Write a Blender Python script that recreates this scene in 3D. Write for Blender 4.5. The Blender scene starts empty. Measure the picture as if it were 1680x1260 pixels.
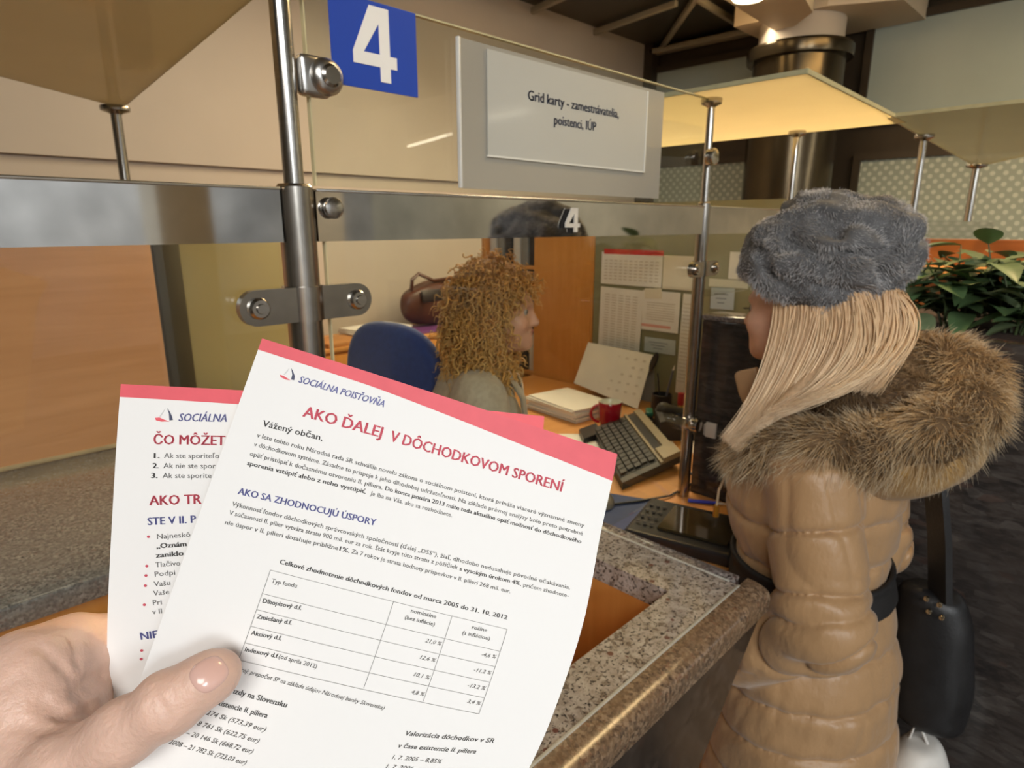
import bpy, bmesh, math, random
import numpy as np
from mathutils import Vector, Matrix

random.seed(7)
RNG = np.random.default_rng(11)
SC = bpy.context.scene
COL = SC.collection

# ------------------------------------------------------------------ camera, light, exposure
FPX = 1030.0                                   # focal length in pixels of the 1680 px wide frame
PITCH = math.atan(260.0 / FPX)
HEAD = math.radians(44.7)
CAM = np.array([-.43, -.845, 1.64])
cam = bpy.data.cameras.new('camera')
cam.sensor_width = 36.0
cam.lens = FPX / 1680.0 * 36.0
cam.clip_start = 0.02
cam.dof.use_dof = True
cam.dof.focus_distance = .30
cam.dof.aperture_fstop = 22
cam_o = bpy.data.objects.new('camera', cam)
COL.objects.link(cam_o)
cam_o.location = CAM
cam_o.rotation_euler = (math.pi / 2 - PITCH, 0, HEAD - math.pi / 2)
SC.camera = cam_o

world = bpy.data.worlds.new('world')
SC.world = world
world.use_nodes = True
world.node_tree.nodes['Background'].inputs[0].default_value = (1.0, .90, .76, 1)
world.node_tree.nodes['Background'].inputs[1].default_value = 0.12

SC.view_settings.view_transform = 'Standard'
SC.view_settings.look = 'None'
SC.view_settings.gamma = 1.0
SC.view_settings.exposure = -0.45
SC.view_settings.use_curve_mapping = False

def area(name, loc, target, sx, sy, power, color):
    l = bpy.data.lights.new(name, 'AREA')
    l.shape = 'RECTANGLE'
    l.size, l.size_y, l.energy, l.color = sx, sy, power, color
    o = bpy.data.objects.new(name, l)
    COL.objects.link(o)
    o.location = loc
    d = Vector(target) - Vector(loc)
    o.rotation_euler = d.to_track_quat('-Z', 'Y').to_euler()
    return o
WARM = (1.0, .81, .56)
NEUT = (1.0, .955, .90)
area('bounce_flash_light', (-2.1, -2.3, 3.2), (.2, -.3, 1.2), 1.6, 1.2, 98, NEUT)      # added unseen key: stands in for flash bounced off the ceiling behind the camera
area('office_tube_light', (2.9, 1.15, 3.16), (2.0, .6, 0), 2.2, .3, 125, WARM)           # warm tubes over the desk
area('office_back_light', (.8, 2.2, 3.2), (.8, 2.4, 0), 1.6, .4, 11, (1.0, .86, .68))
area('hall_far_light', (-2.2, -6.5, 3.3), (-.5, -6.8, 0), 4, 2.5, 800, (.92, .97, 1.0))
area('end_wall_fill', (1.5, -7.0, 3.45), (1.8, -9.0, 1.6), 5, .4, 260, (.92, .97, 1.0))  # added fill, faces away: brightens the end wall that the steel band mirrors
area('hall_side_light', (4.6, -5.0, 3.45), (6.0, -4.6, 1.7), .4, 4, 160, (1.0, .95, .82))
area('corner_spot_light', (4.7, 1.6, 3.3), (4.2, .6, 1.0), .5, .5, 30, WARM)

# ------------------------------------------------------------------ camera geometry used to read sizes off the view
_h = np.array([math.cos(HEAD), math.sin(HEAD), 0.])
_r = np.array([math.sin(HEAD), -math.cos(HEAD), 0.])
_fw = _h * math.cos(PITCH) - np.array([0, 0, 1.]) * math.sin(PITCH)
_up = np.array([0, 0, 1.]) * math.cos(PITCH) + _h * math.sin(PITCH)
def at(x, y, D):
    """point seen at pixel (x, y), D metres deep along the lens axis"""
    x = np.asarray(x, float); y = np.asarray(y, float); D = np.asarray(D, float)
    d = _fw + ((x - 840) / FPX)[..., None] * _r + ((630 - y) / FPX)[..., None] * _up
    return CAM + d * D[..., None]
def on_x(x, y, X):
    d = _fw + (x - 840) / FPX * _r + (630 - y) / FPX * _up
    return CAM + d * (X - CAM[0]) / d[0]

# ------------------------------------------------------------------ materials
MATS = {}
def nmat(name):
    m = bpy.data.materials.new(name); m.use_nodes = True
    nt = m.node_tree
    return m, nt, nt.nodes['Principled BSDF']
def node(nt, t, **kw):
    n = nt.nodes.new(t)
    for k, v in kw.items():
        if k.startswith('i_'):
            n.inputs[k[2:].replace('_', ' ')].default_value = v
        else: setattr(n, k, v)
    return n
def L(nt, a, b): nt.links.new(a, b)
def coords(nt, scale=(1, 1, 1), rot=(0, 0, 0)):
    tc = node(nt, 'ShaderNodeTexCoord'); mp = node(nt, 'ShaderNodeMapping')
    mp.inputs['Scale'].default_value = scale; mp.inputs['Rotation'].default_value = rot
    L(nt, tc.outputs['Object'], mp.inputs['Vector']); return mp.outputs['Vector']
def ramp(nt, fac, stops, interp='LINEAR'):
    r = node(nt, 'ShaderNodeValToRGB'); r.color_ramp.interpolation = interp
    e = r.color_ramp.elements
    while len(e) < len(stops): e.new(.5)
    for k, (p, c) in enumerate(stops): e[k].position = p; e[k].color = (*c, 1)
    L(nt, fac, r.inputs['Fac']); return r.outputs['Color']
def noise(nt, vec, scale, detail=3, rough=.55, dist=0):
    n = node(nt, 'ShaderNodeTexNoise'); n.inputs['Scale'].default_value = scale
    n.inputs['Detail'].default_value = detail; n.inputs['Roughness'].default_value = rough; n.inputs['Distortion'].default_value = dist
    L(nt, vec, n.inputs['Vector']); return n.outputs['Fac']
def bump(nt, bs, h, strength=.2, dist=.01):
    b = node(nt, 'ShaderNodeBump'); b.inputs['Strength'].default_value = strength; b.inputs['Distance'].default_value = dist
    L(nt, h, b.inputs['Height']); L(nt, b.outputs['Normal'], bs.inputs['Normal'])
def mix(nt, f, a, b):
    m = node(nt, 'ShaderNodeMix', data_type='RGBA')
    if isinstance(f, (int, float)): m.inputs[0].default_value = f
    else: L(nt, f, m.inputs[0])
    for k, c in ((6, a), (7, b)):
        if isinstance(c, tuple): m.inputs[k].default_value = (*c, 1)
        else: L(nt, c, m.inputs[k])
    return m.outputs[2]
def plain(name, col, rough=.6, metal=0., var=.08, scale=12, spec=.5, bumps=0., coat=0., sheen=0., aniso=(1, 1, 1), sss=0., bump_size=.003):
    if name in MATS: return MATS[name]
    m, nt, bs = nmat(name)
    v = coords(nt, aniso)
    n = noise(nt, v, scale)
    lo = tuple(max(0, c * (1 - var)) for c in col); hi = tuple(min(1, c * (1 + var)) for c in col)
    L(nt, ramp(nt, n, [(.3, lo), (.7, hi)]), bs.inputs['Base Color'])
    bs.inputs['Roughness'].default_value = rough; bs.inputs['Metallic'].default_value = metal
    bs.inputs['Specular IOR Level'].default_value = spec
    bs.inputs['Coat Weight'].default_value = coat; bs.inputs['Coat Roughness'].default_value = .08
    bs.inputs['Sheen Weight'].default_value = sheen
    if sss:
        bs.inputs['Subsurface Weight'].default_value = sss; bs.inputs['Subsurface Radius'].default_value = (.008, .003, .0015); bs.inputs['Subsurface Scale'].default_value = .6
    if bumps: bump(nt, bs, noise(nt, v, scale * 6), bumps, bump_size)
    MATS[name] = m; return m
def wood(name, a, b, axis='z', rough=.35):
    m, nt, bs = nmat(name)
    sc = {'z': (9, 9, .7), 'x': (.7, 9, 9), 'y': (9, .7, 9)}[axis]
    v = coords(nt, sc); n = noise(nt, v, 3.0, 5, .6, .6)
    L(nt, ramp(nt, n, [(.3, a), (.7, b)]), bs.inputs['Base Color'])
    bs.inputs['Roughness'].default_value = rough
    bump(nt, bs, n, .04, .002); MATS[name] = m; return m
def granite(name, pale, mid, dark, red, scale, rough=.07, pale_share=.5, stretch=(1, 1, 1), spec=.6):
    m, nt, bs = nmat(name)
    v = coords(nt, stretch)
    vo = node(nt, 'ShaderNodeTexVoronoi', feature='F1'); vo.inputs['Scale'].default_value = scale; L(nt, v, vo.inputs['Vector'])
    sep = node(nt, 'ShaderNodeSeparateColor'); L(nt, vo.outputs['Color'], sep.inputs[0])
    c1 = ramp(nt, sep.outputs[0], [(0, pale), (pale_share, mid), (pale_share + .22, dark), (.93, red)], 'CONSTANT')
    n1 = noise(nt, v, scale * .9, 5, .7, .4)
    c2 = ramp(nt, n1, [(.36, dark), (.47, mid), (.6, pale)])
    n2 = noise(nt, v, scale * .12, 3)
    base = mix(nt, .55, c1, c2)
    base = mix(nt, ramp(nt, n2, [(.4, (0, 0, 0)), (.62, (.55, .55, .55))]), base, mid)
    L(nt, base, bs.inputs['Base Color'])
    bs.inputs['Roughness'].default_value = rough; bs.inputs['Specular IOR Level'].default_value = spec
    MATS[name] = m; return m
def glass(name, tint=(.93, .97, .93), ior=1.5, gain=1.0):
    m, nt, bs = nmat(name); nt.nodes.remove(bs)
    out = nt.nodes['Material Output']
    tr = node(nt, 'ShaderNodeBsdfTransparent'); gl = node(nt, 'ShaderNodeBsdfGlossy'); fr = node(nt, 'ShaderNodeFresnel'); mx = node(nt, 'ShaderNodeMixShader')
    n = noise(nt, coords(nt), 3.0, 2)
    L(nt, ramp(nt, n, [(.3, tuple(t * .985 for t in tint)), (.7, tint)]), tr.inputs['Color'])
    gl.inputs['Roughness'].default_value = .0
    ge = node(nt, 'ShaderNodeNewGeometry'); mi = node(nt, 'ShaderNodeMapRange'); mi.inputs['To Min'].default_value = ior; mi.inputs['To Max'].default_value = 1 / ior
    L(nt, ge.outputs['Backfacing'], mi.inputs['Value']); L(nt, mi.outputs[0], fr.inputs['IOR'])
    mul = node(nt, 'ShaderNodeMath', operation='MULTIPLY'); mul.inputs[1].default_value = gain; mul.use_clamp = True
    L(nt, fr.outputs[0], mul.inputs[0]); L(nt, mul.outputs[0], mx.inputs[0]); L(nt, tr.outputs[0], mx.inputs[1]); L(nt, gl.outputs[0], mx.inputs[2]); L(nt, mx.outputs[0], out.inputs['Surface'])
    MATS[name] = m; return m
def frosted(name, col, transl=.5, gloss=.10, clear=0.):
    m, nt, bs = nmat(name); nt.nodes.remove(bs)
    out = nt.nodes['Material Output']
    n = noise(nt, coords(nt), 5., 2)
    c = ramp(nt, n, [(.3, tuple(x * .96 for x in col)), (.7, col)])
    tl = node(nt, 'ShaderNodeBsdfTranslucent'); df = node(nt, 'ShaderNodeBsdfDiffuse'); gl = node(nt, 'ShaderNodeBsdfGlossy'); gl.inputs['Roughness'].default_value = .06
    L(nt, c, tl.inputs[0]); L(nt, c, df.inputs[0])
    m1 = node(nt, 'ShaderNodeMixShader'); m1.inputs[0].default_value = transl; L(nt, df.outputs[0], m1.inputs[1]); L(nt, tl.outputs[0], m1.inputs[2])
    m2 = node(nt, 'ShaderNodeMixShader'); m2.inputs[0].default_value = gloss; L(nt, m1.outputs[0], m2.inputs[1]); L(nt, gl.outputs[0], m2.inputs[2])
    s = m2.outputs[0]
    if clear:
        tr = node(nt, 'ShaderNodeBsdfTransparent'); m3 = node(nt, 'ShaderNodeMixShader'); m3.inputs[0].default_value = clear
        L(nt, s, m3.inputs[1]); L(nt, tr.outputs[0], m3.inputs[2]); s = m3.outputs[0]
    L(nt, s, out.inputs['Surface']); MATS[name] = m; return m
def glow(name, col, strength):
    m, nt, bs = nmat(name)
    bs.inputs['Base Color'].default_value = (*col, 1)
    n = noise(nt, coords(nt), 2., 1)
    L(nt, ramp(nt, n, [(.2, tuple(c * .97 for c in col)), (.8, col)]), bs.inputs['Emission Color'])
    bs.inputs['Emission Strength'].default_value = strength; MATS[name] = m; return m
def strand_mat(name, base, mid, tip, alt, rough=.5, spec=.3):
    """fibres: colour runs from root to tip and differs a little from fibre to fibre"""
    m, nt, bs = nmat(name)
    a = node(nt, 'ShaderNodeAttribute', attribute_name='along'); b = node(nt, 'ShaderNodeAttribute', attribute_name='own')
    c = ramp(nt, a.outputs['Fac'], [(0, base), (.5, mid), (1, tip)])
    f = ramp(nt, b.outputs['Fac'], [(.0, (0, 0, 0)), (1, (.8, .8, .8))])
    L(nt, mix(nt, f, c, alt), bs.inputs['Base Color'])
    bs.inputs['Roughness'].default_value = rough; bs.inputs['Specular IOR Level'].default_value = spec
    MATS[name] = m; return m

# ------------------------------------------------------------------ mesh building
class B:
    def __init__(s): s.v = []; s.f = []
    def add(s, vs, fs):
        o = len(s.v); s.v += [tuple(map(float, p)) for p in vs]; s.f += [tuple(i + o for i in f) for f in fs]; return s
    def box(s, c, size, rot=None, bev=0., seg=2):
        bm = bmesh.new(); bmesh.ops.create_cube(bm, size=1)
        bmesh.ops.scale(bm, vec=Vector(size), verts=bm.verts)
        if bev: bmesh.ops.bevel(bm, geom=bm.edges[:], offset=bev, segments=seg, affect='EDGES', profile=.5)
        R = rot if rot is not None else Matrix.Identity(3)
        bm.verts.index_update()
        s.add([Vector(c) + R @ v.co for v in bm.verts], [[v.index for v in f.verts] for f in bm.faces]); bm.free(); return s
    def bx(s, x0, x1, y0, y1, z0, z1, bev=0.):
        return s.box(((x0 + x1) / 2, (y0 + y1) / 2, (z0 + z1) / 2), (abs(x1 - x0), abs(y1 - y0), abs(z1 - z0)), None, bev)
    def prism(s, poly, to3, d):
        """extrude 2-D polygon; to3(u, v, w) gives the point"""
        n = len(poly)
        vs = [to3(u, v, 0) for u, v in poly] + [to3(u, v, d) for u, v in poly]
        return s.add(vs, [tuple(range(n - 1, -1, -1)), tuple(range(n, 2 * n))] + [(i, (i + 1) % n, n + (i + 1) % n, n + i) for i in range(n)])
    def tube(s, path, rad, seg=16, cap=True):
        path = [Vector(p) for p in path]; n = len(path)
        rad = [rad] * n if isinstance(rad, (int, float)) else list(rad)
        T = []
        for i in range(n):
            t = (path[min(i + 1, n - 1)] - path[max(i - 1, 0)]); T.append(t.normalized() if t.length > 1e-9 else Vector((0, 0, 1)))
        u = T[0].orthogonal().normalized(); vs = []
        for i in range(n):
            u = (u - T[i] * u.dot(T[i])).normalized(); w = T[i].cross(u)
            vs += [path[i] + (u * math.cos(2 * math.pi * k / seg) + w * math.sin(2 * math.pi * k / seg)) * rad[i] for k in range(seg)]
        fs = [(i * seg + k, i * seg + (k + 1) % seg, (i + 1) * seg + (k + 1) % seg, (i + 1) * seg + k) for i in range(n - 1) for k in range(seg)]
        if cap: fs += [tuple(range(seg - 1, -1, -1)), tuple((n - 1) * seg + k for k in range(seg))]
        return s.add(vs, fs)
    def cyl(s, a, b, r, seg=24, bev=0.):
        a, b = Vector(a), Vector(b); d = (b - a).normalized()
        if bev: return s.tube([a, a + d * bev * .3, a + d * bev, b - d * bev, b - d * bev * .3, b], [r - bev, r - bev * .3, r, r, r - bev * .3, r - bev], seg)
        return s.tube([a, b], r, seg)
    def lathe(s, prof, c, seg=32, axis=None, cap=True):
        c = Vector(c); R = axis if axis is not None else Matrix.Identity(3); n = len(prof)
        vs = [c + R @ Vector((r * math.cos(2 * math.pi * k / seg), r * math.sin(2 * math.pi * k / seg), z)) for r, z in prof for k in range(seg)]
        fs = [(i * seg + k, i * seg + (k + 1) % seg, (i + 1) * seg + (k + 1) % seg, (i + 1) * seg + k) for i in range(n - 1) for k in range(seg)]
        if cap and prof[0][0] > 1e-5: fs.append(tuple(range(seg - 1, -1, -1)))
        if cap and prof[-1][0] > 1e-5: fs.append(tuple((n - 1) * seg + k for k in range(seg)))
        return s.add(vs, fs)
    def grid(s, P):
        nu, nv = len(P), len(P[0]); vs = [p for row in P for p in row]
        return s.add(vs, [(i * nv + j, (i + 1) * nv + j, (i + 1) * nv + j + 1, i * nv + j + 1) for i in range(nu - 1) for j in range(nv - 1)])
    def out(s, name, m, parent=None, smooth=True, angle=35, label=None):
        me = bpy.data.meshes.new(name); me.from_pydata(s.v, [], s.f); me.update()
        return link(name, me, m, parent, smooth, angle, label)
def world_of(o):
    w = Matrix.Translation(o.location) @ o.rotation_euler.to_matrix().to_4x4()
    return w if o.parent is None else world_of(o.parent) @ o.matrix_parent_inverse @ w
def link(name, me, m, parent=None, smooth=True, angle=35, label=None):
    if m: me.materials.append(m)
    if smooth:
        me.polygons.foreach_set('use_smooth', [True] * len(me.polygons))
        if angle < 180:
            try: me.set_sharp_from_angle(angle=math.radians(angle))
            except Exception: pass
    o = bpy.data.objects.new(name, me); COL.objects.link(o)
    if parent is not None:
        o.parent = parent
        o.matrix_parent_inverse = world_of(parent).inverted()
    if label: o['label'] = label
    return o
def tag(o, label, cat, group=None, kind=None):
    if label: o['label'] = label
    if cat: o['category'] = cat
    if group: o['group'] = group
    if kind: o['kind'] = kind
    return o
def thing(name, label, cat, loc, group=None):
    o = bpy.data.objects.new(name, None); COL.objects.link(o); o.location = loc; o.empty_display_size = .05
    return tag(o, label, cat, group)
def struct(o): o['kind'] = 'structure'; return o
def copy_tree(o, parent=None):
    c = o.copy(); COL.objects.link(c)
    if parent is not None: c.parent = parent
    for ch in list(o.children): copy_tree(ch, c)
    return c
def rotz(a): return Matrix.Rotation(a, 3, 'Z')
def rot(ax, a): return Matrix.Rotation(a, 3, ax)

# ------------------------------------------------------------------ smooth bodies: distance fields turned into meshes
def sdf_mesh(f, lo, hi, h):
    lo = np.array(lo, float); hi = np.array(hi, float)
    bs = 10
    nb = np.ceil((hi - lo) / (h * bs)).astype(int); n = nb * bs + 1
    vals = np.empty(n, np.float32)
    bi = np.stack(np.meshgrid(*[np.arange(k) for k in nb], indexing='ij'), -1).reshape(-1, 3)
    cen = lo + (bi * bs + bs / 2) * h
    cv = f(cen); half = bs * h * .87
    act = np.abs(cv) < half * 1.5 + .012
    loc = np.stack(np.meshgrid(*[np.arange(bs + 1)] * 3, indexing='ij'), -1).reshape(-1, 3)
    for q in np.nonzero(~act)[0]:
        i, j, k = bi[q] * bs; vals[i:i + bs + 1, j:j + bs + 1, k:k + bs + 1] = np.sign(cv[q]) * half
    idx = np.nonzero(act)[0]
    for s0 in range(0, len(idx), 200):
        ch = idx[s0:s0 + 200]
        P = lo + (bi[ch][:, None, :] * bs + loc[None]) * h
        v = f(P.reshape(-1, 3)).reshape(len(ch), bs + 1, bs + 1, bs + 1)
        for q, vv in zip(ch, v):
            i, j, k = bi[q] * bs; vals[i:i + bs + 1, j:j + bs + 1, k:k + bs + 1] = vv
    ins = vals < 0
    cs = np.zeros(n - 1, np.int8); C8 = [(a, b, c) for a in (0, 1) for b in (0, 1) for c in (0, 1)]
    sl = lambda A, o: A[o[0]:A.shape[0] - 1 + o[0], o[1]:A.shape[1] - 1 + o[1], o[2]:A.shape[2] - 1 + o[2]]
    for o in C8: cs += sl(ins, o)
    cells = np.argwhere((cs > 0) & (cs < 8))
    if len(cells) == 0: return np.zeros((0, 3)), []
    acc = np.zeros((len(cells), 3)); cnt = np.zeros(len(cells))
    cv8 = {o: vals[cells[:, 0] + o[0], cells[:, 1] + o[1], cells[:, 2] + o[2]] for o in C8}
    for a in C8:
        for ax in range(3):
            if a[ax]: continue
            b = tuple(1 if q == ax else a[q] for q in range(3))
            va, vb = cv8[a], cv8[b]; mk = (va < 0) != (vb < 0)
            t = va / np.where(mk, va - vb, 1); p = np.array(a, float)[None].repeat(len(cells), 0); p[:, ax] += t
            acc += p * mk[:, None]; cnt += mk
    V = lo + (cells + acc / cnt[:, None]) * h
    ids = np.full(n - 1, -1, np.int64); ids[cells[:, 0], cells[:, 1], cells[:, 2]] = np.arange(len(cells))
    F = []
    for ax in range(3):
        u, w = [(1, 2), (2, 0), (0, 1)][ax]
        s0 = [slice(None)] * 3; s1 = [slice(None)] * 3; s0[ax] = slice(0, -1); s1[ax] = slice(1, None)
        A = ins[tuple(s0)]; Bv = ins[tuple(s1)]
        e = np.argwhere(A != Bv)
        e = e[(e[:, u] > 0) & (e[:, w] > 0) & (e[:, u] < n[u] - 1) & (e[:, w] < n[w] - 1)]
        q = []
        for du, dw in ((-1, -1), (0, -1), (0, 0), (-1, 0)):
            t = e.copy(); t[:, u] += du; t[:, w] += dw; q.append(ids[t[:, 0], t[:, 1], t[:, 2]])
        q = np.stack(q, 1); flip = ~A[e[:, 0], e[:, 1], e[:, 2]]
        q[flip] = q[flip][:, ::-1]
        F.append(q[(q >= 0).all(1)])
    return V, np.concatenate(F)
def np_mesh(name, V, F):
    me = bpy.data.meshes.new(name); k = F.shape[1]
    me.vertices.add(len(V)); me.vertices.foreach_set('co', np.asarray(V, np.float32).ravel())
    me.loops.add(F.size); me.loops.foreach_set('vertex_index', F.astype(np.int32).ravel())
    me.polygons.add(len(F)); me.polygons.foreach_set('loop_start', np.arange(0, F.size, k, dtype=np.int32))
    me.update(calc_edges=True); me.validate(); return me
def sdf_part(name, f, lo, hi, h, m, parent=None, label=None):
    V, F = sdf_mesh(f, lo, hi, h)
    return link(name, np_mesh(name, V, F), m, parent, True, 180, label), V, F
def cone(a, b, ra, rb):
    a = np.array(a, float); b = np.array(b, float); ba = b - a; bb = max(ba @ ba, 1e-12)
    def f(P):
        t = np.clip(((P - a) @ ba) / bb, 0, 1); return np.linalg.norm(P - a - t[:, None] * ba, axis=1) - (ra + (rb - ra) * t)
    return f
def ball(c, r):
    c = np.array(c, float); return lambda P: np.linalg.norm(P - c, axis=1) - r
def ell(c, r, R=None):
    c = np.array(c, float); r = np.array(r, float); M = None if R is None else np.array(R, float)
    def f(P):
        q = P - c
        if M is not None: q = q @ M
        k0 = np.linalg.norm(q / r, axis=1); k1 = np.linalg.norm(q / (r * r), axis=1); return k0 * (k0 - 1) / np.maximum(k1, 1e-6)
    return f
def smin(a, b, k):
    h = np.maximum(k - np.abs(a - b), 0) / k; return np.minimum(a, b) - h * h * k * .25
def smax(a, b, k): return -smin(-a, -b, k)
def union(fs, k):
    def f(P):
        d = fs[0](P)
        for g in fs[1:]: d = smin(d, g(P), k)
        return d
    return f
def chain(pts, rads):
    return [cone(pts[i], pts[i + 1], rads[i], rads[i + 1]) for i in range(len(pts) - 1)]
_WD = np.random.default_rng(3).normal(size=(24, 3)); _WD /= np.linalg.norm(_WD, axis=1)[:, None]
_WP = np.random.default_rng(4).uniform(0, 6.28, 24)
def wave(P, freq, seed=0, n=6):
    P = np.asarray(P); s = np.zeros(len(P)); w = .35 * np.sin(P[:, [1, 2, 0]] * freq * .7 + seed)
    for i in range(n):
        k = (i + seed * 5) % 24; s += np.sin((P * freq + w) @ _WD[k] * (1 + .23 * i) + _WP[k])
    return s / n * 1.4
def grad(f, P, e=.002):
    g = np.stack([f(P + np.eye(3)[k] * e) - f(P - np.eye(3)[k] * e) for k in range(3)], 1)
    return g / np.maximum(np.linalg.norm(g, axis=1), 1e-9)[:, None]
def scatter(V, F, n, rng):
    A = V[F]; ar = .5 * (np.linalg.norm(np.cross(A[:, 1] - A[:, 0], A[:, 2] - A[:, 0]), axis=1) + np.linalg.norm(np.cross(A[:, 2] - A[:, 0], A[:, 3] - A[:, 0]), axis=1))
    i = rng.choice(len(F), n, p=ar / ar.sum()); u = rng.random((n, 1)); v = rng.random((n, 1)); q = A[i]
    return (q[:, 0] * (1 - u) + q[:, 1] * u) * (1 - v) + (q[:, 3] * (1 - u) + q[:, 2] * u) * v
def strands(name, paths, width, m, parent, rng, label=None, taper=True, tri=True):
    """fibres as thin three-sided blades; paths is (n, k, 3)"""
    n, k, _ = paths.shape
    T = np.gradient(paths, axis=1); T /= np.maximum(np.linalg.norm(T, axis=2), 1e-9)[..., None]
    r = rng.normal(size=(n, 1, 3)); U = np.cross(T, r); U /= np.maximum(np.linalg.norm(U, axis=2), 1e-9)[..., None]; W = np.cross(T, U)
    t = np.linspace(0, 1, k); prof = (1 - .9 * t ** 2) if taper else np.where(t > .9, .4, 1.)
    w = (np.asarray(width) if np.ndim(width) else np.full(n, width))[:, None, None] * prof[None, :, None]
    ang = [0, 2.094, 4.189] if tri else [0, math.pi]
    s = len(ang)
    V = np.stack([paths + (U * math.cos(a) + W * math.sin(a)) * w for a in ang], 2).reshape(-1, 3)
    base = (np.arange(n) * k * s)[:, None, None]; ii = (np.arange(k - 1) * s)[None, :, None]; e = np.arange(s if s > 2 else 1)[None, None, :]; e2 = (e + 1) % s
    F = np.stack([base + ii + e, base + ii + e2, base + ii + s + e2, base + ii + s + e], -1).reshape(-1, 4)
    me = np_mesh(name, V, F)
    a = me.attributes.new('along', 'FLOAT', 'POINT'); a.data.foreach_set('value', np.tile(np.repeat(t, s), n).astype(np.float32))
    b = me.attributes.new('own', 'FLOAT', 'POINT'); b.data.foreach_set('value', np.repeat(rng.random(n), k * s).astype(np.float32))
    return link(name, me, m, parent, True, 180, label)
def fur(name, V, F, f, n, length, width, comb, m, parent, rng, stand=.8, wild=.35, k=5, droop=.15):
    p = scatter(V, F, n, rng); N = grad(f, p)
    cb = comb(p); d = N * stand + cb + rng.normal(size=p.shape) * wild
    d /= np.linalg.norm(d, axis=1)[:, None]
    ln = length * rng.uniform(.55, 1.15, (n, 1)); t = np.linspace(0, 1, k)[None, :, None]
    curl = rng.normal(size=p.shape) * .25
    paths = (p - N * .002)[:, None] + d[:, None] * ln[:, None] * t + (cb + curl)[:, None] * (ln[:, None] * .5) * t ** 2 - np.array([0, 0, 1.]) * (droop * ln[:, None]) * t ** 2
    return strands(name, paths, width, m, parent, rng)
# ------------------------------------------------------------------ shared materials
steel = plain('brushed_steel', (.52, .50, .47), .20, 1., .1, 30, aniso=(1, 1, 6))
steel_dark = plain('worn_steel', (.40, .375, .34), .26, 1., .12, 25)
mirror = plain('polished_band', (.60, .585, .56), .05, 1., .06, 20)
GLASS = glass('clear_glass', (.95, .975, .95), 1.5)
EDGE = plain('glass_edge', (.55, .50, .30), .2, 0, .1, 20)
beige = plain('beige_plaster', (.475, .42, .35), .8, 0, .03, 2)
orange_wood = wood('beech_veneer', (.60, .25, .055), (.70, .32, .085), 'z')
desk_wood = wood('beech_desktop', (.62, .28, .075), (.72, .35, .11), 'x')
panel_wood = wood('brown_veneer', (.48, .235, .105), (.57, .295, .145), 'x')
gran_light = granite('speckled_granite', (.66, .62, .59), (.42, .36, .32), (.05, .045, .045), (.20, .085, .065), 115, .10, .55)
def speckled(name, base, flecks, red, scale, rough):
    m, nt, bs = nmat(name); v = coords(nt)
    b0 = ramp(nt, noise(nt, v, scale * .30, 3), [(.35, base[0]), (.65, base[1])])
    f1 = ramp(nt, noise(nt, v, scale, 4, .65, .3), [(.40, (1, 1, 1)), (.45, (0, 0, 0))])
    f2 = ramp(nt, noise(nt, v, scale * .55, 4, .6, .5), [(.38, (.9, .9, .9)), (.45, (0, 0, 0))])
    c = mix(nt, f2, b0, flecks[1]); c = mix(nt, f1, c, flecks[0])
    vo = node(nt, 'ShaderNodeTexVoronoi', feature='F1'); vo.inputs['Scale'].default_value = scale * .42; L(nt, v, vo.inputs['Vector'])
    sep = node(nt, 'ShaderNodeSeparateColor'); L(nt, vo.outputs['Color'], sep.inputs[0])
    k = node(nt, 'ShaderNodeMath', operation='MULTIPLY')
    L(nt, ramp(nt, vo.outputs['Distance'], [(.30, (1, 1, 1)), (.36, (0, 0, 0))]), k.inputs[0]); L(nt, ramp(nt, sep.outputs[0], [(.12, (1, 1, 1)), (.14, (0, 0, 0))]), k.inputs[1])
    c = mix(nt, k.outputs[0], c, red); L(nt, c, bs.inputs['Base Color'])
    bs.inputs['Roughness'].default_value = rough; bs.inputs['Specular IOR Level'].default_value = .6; MATS[name] = m; return m
gran_light = speckled('pale_speckled_granite', ((.47, .43, .39), (.30, .26, .225)), ((.035, .03, .028), (.15, .115, .09)), (.14, .065, .05), 150, .09)
gran_grey = granite('grey_granite', (.36, .345, .35), (.19, .175, .175), (.045, .045, .05), (.20, .12, .11), 190, .10, .3)
gran_dark = granite('dark_veined_granite', (.085, .075, .068), (.045, .037, .033), (.022, .02, .02), (.075, .04, .03), 45, .16, .16, (1, .5, 1.6))
gran_edge = granite('dark_edge_granite', (.42, .39, .37), (.12, .10, .095), (.025, .022, .022), (.16, .07, .06), 170, .18, .34)
black = plain('black_plastic', (.012, .012, .013), .35, 0, .2, 40)
dark_grey = plain('dark_grey_plastic', (.055, .05, .042), .5, 0, .15, 40)
white_paper = plain('white_paper', (.80, .77, .71), .85, 0, .03, 10)
print_ink = plain('faded_ink', (.33, .30, .28), .9, 0, .1, 30)
olive = plain('olive_board', (.235, .225, .125), .6, 0, .04, 4)
bronze = plain('dark_bronze', (.050, .037, .024), .4, .3, .1, 5)

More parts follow.
